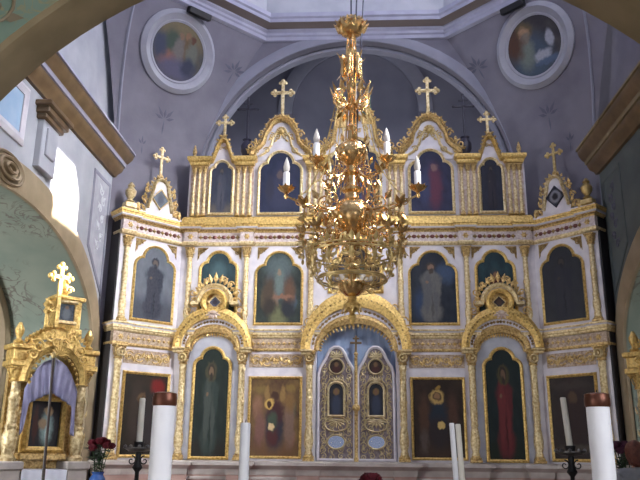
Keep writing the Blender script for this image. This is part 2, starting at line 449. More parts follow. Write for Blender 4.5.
        if sx > 0:
            w = MB(); w.box(XT - .04, XT - .02, 6.6, 9.4, 8.1, 10.3); structure(w.build('window_9', LUNPANE))
            w = MB()
            for yv in (6.6, 7.3, 8.0, 8.7, 9.4): w.box(XT - .1, XT, yv - .04, yv + .04, 8.06, 10.34)
            for zv in (8.1, 8.83, 9.56, 10.3): w.box(XT - .1, XT, 6.56, 9.44, zv - .04, zv + .04)
            structure(w.build('trim_9', WHITE))
        # brown cornice along the wall
        m = MB(); yend = 13.26
        path = [(sx * XS, 5), (sx * XS, yend)] if sx < 0 else [(sx * XS, yend), (sx * XS, 5)]
        pa = [(0, 6.86), (.05, 6.87), (.07, 6.93), (.13, 7.0), (.16, 7.08), (.16, 7.12)]
        pb = [(.16, 7.12), (.19, 7.13), (.19, 7.18), (.2, 7.2)]
        pc = [(.2, 7.2), (.23, 7.24), (.28, 7.32), (.3, 7.38), (.3, 7.42)]
        pd = [(.3, 7.42), (.33, 7.43), (.33, 7.47), (.0, 7.53)]
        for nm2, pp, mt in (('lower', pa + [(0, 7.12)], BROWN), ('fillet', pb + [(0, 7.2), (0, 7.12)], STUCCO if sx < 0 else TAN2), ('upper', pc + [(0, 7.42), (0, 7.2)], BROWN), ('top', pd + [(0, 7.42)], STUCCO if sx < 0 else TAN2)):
            c = MB()
            ext = [(path[0][0], path[0][1] + (.0 if sx < 0 else .3)), (path[1][0], path[1][1] + (.3 if sx < 0 else 0))]
            c.sweep(ext, pp)
            structure(c.build('trim_cornice_%s_%s' % (side, nm2), mt))
        # pilaster with brown capital, panel above the arch
        X = sx * XS
        m = MB(); m.M = Matrix(((0, sx, 0, X), (1, 0, 0, 0), (0, 0, 1, 0), (0, 0, 0, 1)))
        m.box(9.86, 10.42, -.1, .02, 5.72, 6.5, .012)
        m.box(9.98, 10.3, -.13, .02, 5.95, 6.4, .012)
        structure(m.build('trim_pilaster_' + side, PLASTERL))
        m = MB(); m.M = Matrix(((0, sx, 0, X), (1, 0, 0, 0), (0, 0, 1, 0), (0, 0, 0, 1)))
        m.box(9.8, 10.48, -.15, .02, 6.48, 6.56, .012); m.box(9.76, 10.54, -.2, .02, 6.56, 6.66, .012); m.box(9.7, 10.6, -.25, .02, 6.66, 6.74, .012)
        structure(m.build('trim_capital_' + side, BROWN))
        m = MB(); m.M = Matrix(((0, sx, 0, X), (1, 0, 0, 0), (0, 0, 1, 0), (0, 0, 0, 1)))
        q = [(8.3, 6.0), (9.3, 6.0), (9.3, 6.6), (8.3, 6.6)]; q2 = [(8.15, 5.85), (9.45, 5.85), (9.45, 6.75), (8.15, 6.75)]
        m.ring(q, q2, .01, -.03, -.06)
        structure(m.build('trim_panel_' + side, WHITE))
        m = MB(); m.M = Matrix(((0, sx, 0, X), (1, 0, 0, 0), (0, 0, 1, 0), (0, 0, 0, 1)))
        m.prism(q, .0, -.015); structure(m.build('wall_panel_' + side, BLUEP))
        # stencilled pier panel beside the arch
        m = MB(); m.M = Matrix(((0, sx, 0, X), (1, 0, 0, 0), (0, 0, 1, 0), (0, 0, 0, 1)))
        q = [(12.35, 5.25), (13.1, 4.6), (13.1, 6.6), (12.35, 6.6)]
        q2 = [(12.28, 5.2), (13.17, 4.45), (13.17, 6.67), (12.28, 6.67)]
        m.ring(q, q2, .01, -.015, -.025)
        structure(m.build('trim_pier_panel_' + side, MOULD if sx < 0 else PLASTERSH))
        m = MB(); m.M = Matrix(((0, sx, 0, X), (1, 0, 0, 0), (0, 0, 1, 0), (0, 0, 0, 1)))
        m.prism(q, .0, -.008); structure(m.build('wall_pier_panel_' + side, LGREY if sx < 0 else PLASTERSH))
        m = MB(); m.M = Matrix(((0, sx, 0, X), (1, 0, 0, 0), (0, 0, 1, 0), (0, 0, 0, 1)))
        for i in range(7):
            z = 5.3 + i * .18
            m.spiral(12.78 + (.07 if i % 2 else -.07), z, .1, -.014, .014, 1.2, R_.random() * 6, 1 if i % 2 else -1)
            m.leaf((12.78, -.014, z), (12.78 + (.2 if i % 2 else -.2), -.014, z + .12), .08, lift=.1)
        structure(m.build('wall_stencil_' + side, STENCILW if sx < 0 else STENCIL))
        # stencil sprays on the pendentives and corner piers
        m = MB()
        def spray(t, s, k, sc):
            o = pend(t, s); e1 = (pend(t, s + .02) - o).normalized(); e2 = (pend(min(1, t + .02), s) - o).normalized(); nn = e1.cross(e2)
            if nn.dot(Vector((0, 0, 5)) - Vector((0, 0, 0)) + Vector((-sx, -1, 0)) * 5) < 0: nn = -nn
            for a in range(k):
                an = PI / 2 + (a - (k - 1) / 2) * .62
                p = o + nn * .012 + (e1 * math.cos(an) + e2 * math.sin(an)) * .05 * sc
                q = o + nn * .012 + (e1 * math.cos(an) + e2 * math.sin(an)) * (.3 + .1 * (a % 2)) * sc
                m.leaf(tuple(p), tuple(q), .09 * sc, tuple(nn), .05)
            m.leaf(tuple(o + nn * .012 - e2 * .4 * sc), tuple(o + nn * .012), .05 * sc, tuple(nn), .05)
        spray(.28, .5, 5, .8); spray(.72, .93, 7, .8); spray(.1, .3, 3, .5)
        structure(m.build('wall_stencil_pendentive_' + nm, STENCIL))
        # round painted medallion on the pendentive
        c = pend(.70, .5); e1 = (pend(.7, .6) - pend(.7, .4)).normalized(); e2 = (pend(.78, .5) - pend(.62, .5)).normalized()
        yv = e2.cross(e1) * (1 if sx < 0 else 1)
        if yv.dot(Vector((sx, 1, -.5))) < 0: yv = -yv
        xv = e1 if sx < 0 else -e1
        Mm = Matrix(((xv.x, yv.x, e2.x, c.x), (xv.y, yv.y, e2.y, c.y), (xv.z, yv.z, e2.z, c.z), (0, 0, 0, 1)))
        medallion(sx, Mm, c)
        # spotlight bar above the medallion
        c2 = pend(.955, .55)
        t = thing('spotlight_bar', tuple(c2), ('black spotlight bar above the round painting on the left corner' if sx < 0 else 'black spotlight bar above the round painting on the right corner'), 'spotlight')
        Ms = Matrix(((xv.x, yv.x, e2.x, c2.x), (xv.y, yv.y, e2.y, c2.y), (xv.z, yv.z, e2.z, c2.z), (0, 0, 0, 1)))
        b = MB(Ms); b.box(-.27, .27, -.24, -.1, -.07, .07, .015); b.build('housing', BLACK, t)
        b = MB(Ms); b.box(-.04, .04, -.1, .12, -.03, .03, .008); b.build('bracket', BLACK, t)
    # nave walls toward the camera, nave gallery arch
    for sx, side in ((-1, 'north'), (1, 'south')):
        m = MB()
        if sx < 0: m.box(sx * 5.0, sx * 5.25, -7, 5.2, 0, 12)
        else:      # two tall window openings
            for a, b in ((-7, -3), (-1.2, .4), (2.2, 5.2)): m.box(5.0, 5.25, a, b, 0, 12)
            for a, b in ((-3, -1.2), (.4, 2.2)):
                m.box(5.0, 5.25, a, b, 0, 2.6); m.box(5.0, 5.25, a, b, 7.5, 12)
        structure(m.build('wall_nave_' + side, PLASTERL))
    m = MB(); m.box(-5.2, 5.2, -7, 4.6, 12, 12.2); structure(m.build('ceiling_nave', PLASTERL))
    R0, zc, xa = 3.43, 2.15, -.09
    A = [(xa - R0, 0)] + arc(xa, zc, R0, R0, PI, 0, 49) + [(xa + R0, 0)]; k = len(A)
    Bo = [(-5, 0)] + [(-5 + 10 * i / 48, 6.2) for i in range(49)] + [(5, 0)]
    m = MB()
    m.add([(x, 5.05, z) for x, z in A] + [(x, 5.05, z) for x, z in Bo], [(i, i + 1, k + i + 1, k + i) for i in range(k - 1)])
    m.add([(x, 3.2, z) for x, z in A] + [(x, 3.2, z) for x, z in Bo], [(i, i + 1, k + i + 1, k + i) for i in range(k - 1)])
    m.box(-5, 5, 3.2, 5.05, 6.2, 6.3)
    structure(m.build('wall_gallery', PLASTERL))
    m = MB(); m.add([(x, 3.2, z) for x, z in A] + [(x, 4.62, z) for x, z in A], [(i, i + 1, k + i + 1, k + i) for i in range(k - 1)])
    structure(m.build('ceiling_gallery_soffit', VINE2))
    m = MB()
    A2 = [(xa - R0 + .04, 0)] + arc(xa, zc, R0 - .04, R0 - .04, PI, 0, 49) + [(xa + R0 - .04, 0)]
    prof = [(4.6, 0), (4.62, 1), (4.7, 1), (4.72, .55), (5.03, .55), (5.07, 0)]
    Ls = []
    for yv, w in prof: Ls.append([(a[0] * w + b[0] * (1 - w), yv, a[1] * w + b[1] * (1 - w)) for a, b in zip(A2, A)])
    m.loft(Ls, False, False)
    structure(m.build('trim_gallery_arch', TAN2))
    # scroll ornaments on the gallery soffit
    m = MB()
    for a in [i * .17 + .12 for i in range(18)]:
        for w in (3.75, 4.3):
            an = PI - a; rr = R0 - .012
            Mx = Matrix.Translation(Vector((xa + rr * math.cos(an), w, zc + rr * math.sin(an)))) @ Matrix.Rotation(-(an - PI / 2), 4, 'Y') @ Matrix.Rotation(-PI / 2, 4, 'X')
            m.M = Mx; m.spiral(0, 0, .16, 0, .014, 1.3, a * 7, 1 if w > 4 else -1)
            m.leaf((0, 0, .1), (.12, 0, .24), .08, lift=.08)
    structure(m.build('ceiling_stencil_gallery', STENCILT))
    # dome ring (octagon) with cornice
    ap = 4.9; hs = ap * math.tan(PI / 8)
    octa = [Vector((math.cos(PI / 8 + i * PI / 4), math.sin(PI / 8 + i * PI / 4))) * (ap / math.cos(PI / 8)) + Vector((0, CY)) for i in range(8)]
    path = [(p.x, p.y) for p in octa][::-1]    # clockwise: right of travel is inwards
    def rim(nm, prof, mt):
        m = MB(); m.sweep(path, prof, True); structure(m.build(nm, mt))
    rim('trim_dome_ring_lower', [(-.3, 10.62), (.02, 10.64), (.05, 10.66), (.05, 10.74), (.08, 10.77), (.08, 10.83), (.12, 10.87), (.12, 10.91)], STUCCO)
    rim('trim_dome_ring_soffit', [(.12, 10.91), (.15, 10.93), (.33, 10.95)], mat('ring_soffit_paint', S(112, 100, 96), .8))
    rim('trim_dome_ring_cornice', [(.33, 10.95), (.34, 10.97), (.34, 11.03), (.38, 11.06), (.38, 11.16), (-.2, 11.2)], STUCCO)
    # drum with eight windows, roof
    m = MB(); W = MB(); ML = MB()
    for i in range(8):
        a, b = octa[i], octa[(i + 1) % 8]; d = (b - a).normalized(); n = Vector((-d.y, d.x)); l = (b - a).length
        Mx = Matrix(((d.x, -n.x, 0, a.x), (d.y, -n.y, 0, a.y), (0, 0, 1, 0), (0, 0, 0, 1)))
        m.M = Mx
        for x0, x1, z0, z1 in ((0, l * .3, 11.1, 15), (l * .7, l, 11.1, 15), (l * .3, l * .7, 11.1, 11.95), (l * .3, l * .7, 14.2, 15)):
            m.box(x0, x1, 0 if z1 - z0 > 3 else .004, .35, z0, z1)
        w = MB(Mx); w.box(l * .3, l * .7, .3, .32, 11.95, 14.2)
        o = w.build('window_%d' % (i + 1), SUNPANE if (a.x + b.x) > 3 else (SHADEPANE if (a.x + b.x) < -3 else SKYPANE)); structure(o)
        g = MB(Mx); g.box(l * .5 - .03, l * .5 + .03, .24, .3, 11.95, 14.2)
        for z in (12.2, 12.9, 13.6): g.box(l * .3, l * .7, .24, .3, z - .025, z + .025)
        structure(g.build('trim_%d' % (i + 1), WHITE))
    structure(m.build('wall_drum', PLASTERL))
    m = MB(); ang = [(math.cos(2 * PI * i / 24), math.sin(2 * PI * i / 24)) for i in range(24)]
    m.loft([[(ap * 1.1 * math.cos(t) * c, CY + ap * 1.1 * math.cos(t) * s, 15 + 3.4 * math.sin(t)) for c, s in ang] for t in [j * PI / 2 / 8 * .98 for j in range(9)]], True, False)
    structure(m.build('ceiling_dome', PLASTERL))

LUNPANE = mat('lunette_pane', S(240, 244, 255), .3, emit=7.0)
SHADEPANE = mat('shade_side_pane', S(200, 214, 250), .3, emit=1.2)
SKYPANE = mat('daylit_pane', S(214, 228, 255), .3, emit=3.0)
SUNPANE = mat('sun_side_pane', S(240, 240, 255), .3, emit=16.0)

def saint_shapes(robe, mantle, halo, skin=(150, 118, 92), hair=(48, 38, 32), dx=0.0, book=None, ground=None, top=.84):
    q = top
    s = []
    if ground: s.append((.5, .02, .9, .14, S(*ground), .5))
    s += [(.5 + dx, .16, .23, .16, S(*robe), .22), (.5 + dx, .4, .19, .3, S(*robe), .2), (.5 + dx, q - .18, .22, .1, S(*robe), .25), (.43 + dx, .5, .1, .2, S(*mantle), .3), (.4 + dx, .3, .07, .18, S(*mantle), .35), (.6 + dx, .34, .05, .24, S(*mantle), .4),
          (.66 + dx, .52, .07, .12, S(*robe), .3), (.52 + dx, .22, .025, .16, tuple(v * .6 for v in S(*robe)), .4)]
    if halo: s.append((.5 + dx, q - .02, .17, .1, S(*halo), .12))
    s += [(.5 + dx, q - .01, .1, .068, S(*hair), .2), (.5 + dx, q - .03, .066, .05, S(*skin), .2), (.5 + dx, q - .085, .05, .03, S(*hair), .3), (.41 + dx, .57, .04, .02, S(*skin), .3)]
    if book: s.append((.6 + dx, .54, .075, .05, S(*book), .15))
    return s

def medallion(sx, Mm, c):
    t = thing('round_painting', tuple(c), ('round painting with several robed figures in a stone ring on the left corner wall' if sx < 0 else 'round painting of a bearded figure with an open book in a stone ring'), 'painting')
    r = .92
    m = MB(Mm)
    C = lambda q: arc(0, 0, q, q, 0, 2 * PI, 49)[:-1]
    m.ring(C(.66), C(.87), .2, -.06, -.13)
    m.ring(C(.6), C(.67), .1, -.05, -.07)
    m.build('stone_ring', RINGST, t)
    if sx < 0:
        sh = [(.5, .85, .5, .25, S(107, 96, 71), .6), (.35, .62, .14, .2, S(57, 71, 60), .4), (.62, .56, .1, .24, S(90, 71, 49), .3), (.74, .5, .1, .26, S(93, 96, 87), .3), (.5, .52, .1, .22, S(101, 96, 93), .3),
              (.28, .36, .16, .12, S(124, 85, 74), .35), (.5, .2, .3, .16, S(81, 78, 101), .4), (.15, .5, .12, .2, S(54, 60, 81), .4), (.62, .8, .05, .06, S(124, 93, 70), .25), (.73, .77, .05, .06, S(85, 54, 39), .25), (.5, .75, .05, .06, S(117, 93, 74), .25), (.72, .3, .12, .14, S(46, 51, 71), .4)]
        mt = paint('medallion_scene_paint', S(76, 71, 65), S(59, 60, 68), sh)
    else:
        sh = [(.42, .3, .34, .4, S(70, 84, 100), .3), (.34, .45, .14, .28, S(110, 118, 112), .35), (.36, .78, .15, .15, S(96, 84, 62), .3), (.36, .76, .09, .1, S(158, 126, 100), .2), (.36, .66, .09, .09, S(120, 110, 100), .3),
              (.78, .52, .07, .13, S(150, 152, 164), .25), (.62, .3, .15, .08, S(156, 158, 170), .25), (.68, .2, .2, .06, S(80, 96, 120), .3), (.16, .62, .14, .22, S(80, 56, 44), .5)]
        mt = paint('medallion_evangelist_paint', S(70, 66, 68), S(52, 50, 56), sh)
    m = MB(Mm); m.prism(C(.63), -.04, .1, uv=True); m.build('painted_disc', mt, t)

setting()
CARVED = mat('dark_gilt_carving', S(168, 140, 88), .45, .4, S(112, 88, 50), 20, .4, 50)
# ================================================================== ICONOSTASIS
ICO = thing('iconostasis', (0, 14.0, .45), 'tall white and gilded icon screen with columns, arches and angled side wings', 'iconostasis')
YF = 14.0      # face of the screen

def tri_outline(w, h, n=9):
    """arched icon outline with two shoulder lobes and a top lobe, from the lower left corner"""
    a = .2 * w; r = .3 * w; zs = h - .5 * w
    P = [(-w / 2, 0), (w / 2, 0)]
    P += [(.5 * w - a + a * math.cos(t), zs + a * math.sin(t)) for t in [PI / 2 * i / (n - 1) * .92 for i in range(n)]]
    P += [(r * math.cos(t), zs + a + r * math.sin(t)) for t in [PI * (i / (2 * n - 2)) for i in range(2 * n - 1)]]
    P += [(-(.5 * w - a) - a * math.cos(t), zs + a * math.sin(t)) for t in [PI / 2 * (1 - i / (n - 1)) * .92 for i in range(n)]]
    return P
def rect_outline(w, h): return [(-w / 2, 0), (w / 2, 0), (w / 2, h), (-w / 2, h)]
def round_outline(w, h, n=17): return [(-w / 2, 0), (w / 2, 0)] + [(w / 2 * math.cos(PI * i / (n - 1)), h - w / 2 + w / 2 * math.sin(PI * i / (n - 1))) for i in range(n)]
def offs(P, d):
    n = len(P); out = []
    for i in range(n):
        a, b, c = Vector(P[i - 1]), Vector(P[i]), Vector(P[(i + 1) % n])
        d0 = (b - a); d1 = (c - b)
        if d0.length < 1e-6: d0 = d1
        if d1.length < 1e-6: d1 = d0
        d0.normalize(); d1.normalize()
        n0 = Vector((d0.y, -d0.x)); n1 = Vector((d1.y, -d1.x)); m = n0 + n1
        if m.length < .3: m = n0
        m.normalize(); m /= max(m.dot(n0), .55)
        out.append((b.x + m.x * d, b.y + m.y * d))
    return out
def at(P, x, z): return [(p[0] + x, p[1] + z) for p in P]

def icon(M, x, z, P, y, paintmat, label, name='icon', cat='icon', fw=.05, fmat=None, group=None, depth=.05, inner_white=0.0):
    base = M @ Vector((x, y, z))
    t = thing(name, tuple(base), label, cat, group)
    Q = at(P, x, z)
    m = MB(M); m.ring(Q, offs(Q, fw), y + .01, y - depth * .5, y - depth); m.build('frame', fmat or GOLDY, t)
    m = MB(M); m.prism(Q, y - .012, y + .012, uv=True); m.build('painting', paintmat, t)
    return t

# ---- plan path of the mouldings, left wing to right wing, breaking forward over the columns
def plan(cols, wing=True, d=.07, hw=.12, x0=-3.5, x1=3.5, yf=YF):
    P = []
    w = WL.to_3x3(); nL = (w @ Vector((0, -1, 0))); tL = (w @ Vector((1, 0, 0))); oL = WL.translation.copy()
    if wing:
        o = oL
        for u, k in ((0, -.25), (0, d), (.24, d), (.24, 0)):
            q = o + tL * u + nL * k; P.append((q.x, q.y))
    P.append((x0, yf))
    for c in cols:
        a, b = max(c - hw, x0 + .005), min(c + hw, x1 - .005)
        P += [(a, yf), (a, yf - d), (b, yf - d), (b, yf)]
    P.append((x1, yf))
    if wing:
        w = WR.to_3x3(); n = (w @ Vector((0, -1, 0))); tt = (w @ Vector((1, 0, 0))); o = Vector((3.5, 14, 0))
        for u, k in ((WW - .24, 0), (WW - .24, d), (WW, d), (WW, -.25)):
            q = o + tt * u + n * k; P.append((q.x, q.y))
    return P
C1 = [-3.31, -2.17, -.88, .88, 2.17, 3.31]

def scrollwork(m, M, x0, x1, zc, h, y, th=.014, rosette=True):
    """acanthus scroll relief between x0 and x1, mirrored about a rosette"""
    m.M = M; L = x1 - x0; n = max(1, round(L / 2 / (h * 1.05))); cx = (x0 + x1) / 2; u = (L / 2 - h * .35) / n
    for sd in (-1, 1):
        for i in range(n):
            c = cx + sd * (h * .35 + u * (i + .5)); up = 1 if i % 2 == 0 else -1
            m.spiral(c, zc, min(h * .46, u * .52), y, th, 1.35, (PI if sd > 0 else 0) + (0.6 * up * sd), up * sd, 5)
            m.leaf((c - sd * u * .3, y, zc - up * h * .1), (c - sd * u * .62, y, zc + up * h * .46), h * .3)
            m.leaf((c + sd * u * .1, y, zc + up * h * .2), (c + sd * u * .5, y, zc - up * h * .46), h * .3)
            m.ball((c, y, zc), h * .1, h * .08, h * .1, 6, 4)
    if rosette:
        for k in range(8):
            a = k * PI / 4
            m.leaf((cx, y - .008, zc), (cx + h * .36 * math.cos(a), y - .008, zc + h * .36 * math.sin(a)), h * .22)
        m.ball((cx, y - .01, zc), h * .13, h * .1, h * .13, 8, 5)

MAROON = mat('maroon_stud', S(104, 52, 46), .45)
def studs(M, x0, x1, zc, h, y, step):
    n = max(2, int((x1 - x0) / step))
    for i in range(1, n, 2):
        c = x0 + (x1 - x0) * (i + .5) / n; m = MB(M); m.ball((c, y, zc), h * .34, h * .2, h * .3, 8, 4); m.build('frieze_stud', MAROON, ICO)
def dots(m, M, x0, x1, zc, h, y, step=.16):
    m.M = M; n = max(2, int((x1 - x0) / step))
    for i in range(n):
        c = x0 + (x1 - x0) * (i + .5) / n
        if i % 2 == 0:
            m.leaf((c - h * .4, y, zc), (c + h * .4, y, zc), h * .5); m.leaf((c, y, zc - h * .4), (c, y, zc + h * .4), h * .35)
        else:
            m.ball((c, y, zc), h * .22, h * .18, h * .22, 8, 4)

# ---- white body of the screen
def body():
    for x0, x1 in ((-3.5, -2.17), (-2.17, -.88), (.88, 2.17), (2.17, 3.5)):
        m = MB(); m.box(x0, x1, YF, YF + .25, 1.4, 6.2); m.build('screen_panel', WHITE, ICO)
    # royal door bay with its arched opening
    A = [(-.76, 1.4)] + [(-.76, 3.45)] + arc(0, 3.45, .76, .62, PI, 0, 25) + [(.76, 3.45), (.76, 1.4)]
    O = [(-.88, 1.4)] + [(-.88, 3.45)] + [(-.88 + 1.76 * i / 24, 6.2) for i in range(25)] + [(.88, 3.45), (.88, 1.4)]
    k = len(A); m = MB()
    for y in (YF, YF + .25): m.add([(x, y, z) for x, z in A] + [(x, y, z) for x, z in O], [(i, i + 1, k + i + 1, k + i) for i in range(k - 1)])
    m.add([(x, YF, z) for x, z in A] + [(x, YF + .25, z) for x, z in A], [(i, i + 1, k + i + 1, k + i) for i in range(k - 1)])
    m.build('screen_panel', WHITE, ICO)
    for M in (WL, WR):
        m = MB(M); m.box(0, WW, 0, .25, 1.4, 6.2); m.build('screen_panel', WHITE, ICO)
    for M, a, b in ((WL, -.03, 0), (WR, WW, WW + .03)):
        m = MB(M); m.box(a, b, .02, .35, .45, 6.15); m.build('wing_gap_shade', GAPSHADE, ICO)  # dark strip added as the shadowed gap between wing end and wall
    # plinth
    m = MB(); m.sweep(plan(C1, d=.12, hw=.16), [(-.2, .45), (.1, .45), (.1, .62), (.06, .66), (.04, .68), (.04, 1.28), (-.2, 1.28)]); m.build('plinth', BASEP, ICO)
    m = MB(); m.sweep(plan(C1, d=.12, hw=.16), [(-.2, 1.28), (.05, 1.28), (.06, 1.32), (.06, 1.38), (.1, 1.42), (.14, 1.45), (.14, 1.5), (.1, 1.53), (-.2, 1.53)]); m.build('sill_moulding', PLINTH, ICO)
    m = MB()
    for x0, x1 in ((-3.1, -2.4), (-1.95, -1.05), (-.62, .62), (1.05, 1.95), (2.4, 3.1)):
        P = at(rect_outline(x1 - x0, .42), (x0 + x1) / 2, .78); m.ring(P, offs(P, .05), YF - .03, YF - .06, YF - .07)
    m.build('plinth_moulding', PLINTH, ICO)
    # middle entablature (wings + icon bays), interrupted by the door arches
    prof = [(-.1, 3.542), (.02, 3.542), (.035, 3.562), (.035, 3.597)]
    gl = [(-.1, 3.79), (.03, 3.79), (.05, 3.815), (.05, 3.84), (.07, 3.855), (.07, 3.9), (.07, 3.925), (.1, 3.93), (.1, 3.955), (.03, 3.975), (-.1, 3.975)]
    fr = [(-.1, 3.597), (.02, 3.597), (.02, 3.782), (-.1, 3.782)]
    pl = plan(C1, d=.07, hw=.115)
    wingL = pl[:4] + [(-3.5, 14.0), (-3.43, 14.0)]
    wingR = [(3.43, 14.0), (3.5, 14.0)] + pl[-4:]
    segs = [wingL]
    for s in (-1, 1):
        a, b = sorted((s * 2.29, s * .76))
        P = [(a, YF)]
        for c in sorted((s * 2.17, s * .88)):
            if c - .12 > a + .001: P.append((c - .12, YF))
            P += [(c - .12, YF - .07), (c + .12, YF - .07)]
            if c + .12 < b - .001: P.append((c + .12, YF))
        P.append((b, YF)); segs.append(P)
    segs.append(wingR)
    for s in (-1, 1): segs.append([(s * 3.31 - .12, YF), (s * 3.31 - .12, YF - .07), (s * 3.31 + .12, YF - .07), (s * 3.31 + .12, YF)])
    gl2 = [(-.1, 3.9), (.075, 3.9), (.085, 3.925), (-.1, 3.925)]
    for nm, pr, mt in (('ledge_fillet', gl2, WHITE), ('architrave_moulding', prof + [(-.1, 3.597)], GOLD), ('entablature_frieze', fr, FRIEZEB), ('ledge_moulding', gl, GOLD2)):
        for P in segs:
            m = MB(); m.sweep(P, pr); m.build(nm, mt, ICO)
    # scroll friezes
    for s in (-1, 1):
        cx = s * 1.525
        m = MB(); scrollwork(m, ID, cx - .5, cx + .5, 3.36, .22, YF - .016); m.build('scroll_frieze', GOLD, ICO)
        m = MB(); m.box(cx - .52, cx + .52, YF - .012, YF, 3.24, 3.49); m.build('frieze_panel', FRIEZEB, ICO)
        m = MB(); dots(m, ID, cx - .5, cx + .5, 3.69, .13, YF - .025, .1); m.build('leaf_frieze', GOLD, ICO)
    for M, a, b in ((WL, .26, WW - .1), (WR, .1, WW - .26)):
        m = MB(); scrollwork(m, M, a, b, 3.36, .24, -.016); m.build('scroll_frieze', GOLD, ICO)
        m = MB(M); m.box(a, b, -.012, 0, 3.23, 3.49); m.build('frieze_panel', FRIEZEB, ICO)
        m = MB(); dots(m, M, a, b, 3.69, .13, -.025, .1); m.build('leaf_frieze', GOLD, ICO)
    # upper entablature, full width
    pl = plan(C1, d=.07, hw=.115)
    for nm, pr, mt in (('architrave_moulding', [(-.1, 5.65), (.02, 5.65), (.03, 5.665), (.045, 5.69), (.045, 5.715), (.02, 5.735), (-.1, 5.735)], GOLD2),
                       ('entablature_frieze', [(-.1, 5.735), (.015, 5.735), (.015, 5.925), (-.1, 5.925)], FRIEZE),
                       ('cornice_moulding', [(-.1, 5.925), (.03, 5.925), (.04, 5.95), (.07, 5.965), (.08, 5.985), (-.1, 5.985)], GOLD),
                       ('cornice_fillet', [(-.1, 5.985), (.085, 5.985), (.1, 6.0), (.1, 6.02), (-.1, 6.02)], WHITE),
                       ('cornice_moulding', [(-.1, 6.02), (.115, 6.02), (.115, 6.05), (.13, 6.065), (.13, 6.105), (-.1, 6.14)], GOLDY)):
        m = MB(); m.sweep(pl, pr); m.build(nm, mt, ICO)
    segx = [(-3.16, -2.32), (-2.02, -1.03), (-.73, .73), (1.03, 2.02), (2.32, 3.16)]
    for a, b in segx:
        m = MB(); dots(m, ID, a, b, 5.83, .14, YF - .022, .09); m.build('leaf_frieze', CARVED, ICO); studs(ID, a, b, 5.83, .14, YF - .024, .09)
    for M, a, b in ((WL, .27, WW - .05), (WR, .05, WW - .27)):
        m = MB(); dots(m, M, a, b, 5.83, .14, -.022, .09); m.build('leaf_frieze', CARVED, ICO); studs(M, a, b, 5.83, .14, -.024, .09)
    # rosettes on the breaks over the columns
    for z, zz in ((5.83, .07), (3.69, .065)):
        for c in C1:
            m = MB()
            for k in range(6): m.leaf((c, YF - .095, z), (c + zz * math.cos(k * PI / 3), YF - .095, z + zz * math.sin(k * PI / 3)), .05)
            m.ball((c, YF - .095, z), .025, .02, .025, 8, 4); m.build('rosette', GOLD, ICO)
        for M, x in ((WL, .13), (WR, WW - .13)):
            m = MB(M)
            for k in range(6): m.leaf((x, -.095, z), (x + zz * math.cos(k * PI / 3), -.095, z + zz * math.sin(k * PI / 3)), .05)
            m.ball((x, -.095, z), .025, .02, .025, 8, 4); m.build('rosette', GOLD, ICO)
body()

# ---- columns
def capital(m, x, y, z0, z1, r):
    h = z1 - z0
    m.lathe([(r * 1.1, 0), (r * 1.2, .08 * h), (r * 1.0, .14 * h), (r * 1.05, .4 * h), (r * 1.35, .78 * h), (r * 1.5, .84 * h)], x, y, 12, z0)
    for row, (zb, zt, k, o) in enumerate(((.14, .55, 8, 0), (.35, .85, 8, .5))):
        for i in range(k):
            a = 2 * PI * (i + o) / k; ca, sa = math.cos(a), math.sin(a)
            q = 1.0 + .12 * row
            m.leaf((x + r * q * ca, y + r * q * sa, z0 + zb * h), (x + r * (q + .55) * ca, y + r * (q + .55) * sa, z0 + zt * h), r * .75, (ca, sa, .2), .25)
    for i in range(4):
        a = PI / 4 + i * PI / 2
        m.ball((x + r * 1.6 * math.cos(a), y + r * 1.6 * math.sin(a), z0 + .8 * h), r * .32, r * .32, r * .32, 8, 5)
    m.box(x - r * 1.6, x + r * 1.6, y - r * 1.6, y + r * 1.6, z0 + .86 * h, z1, r * .12)

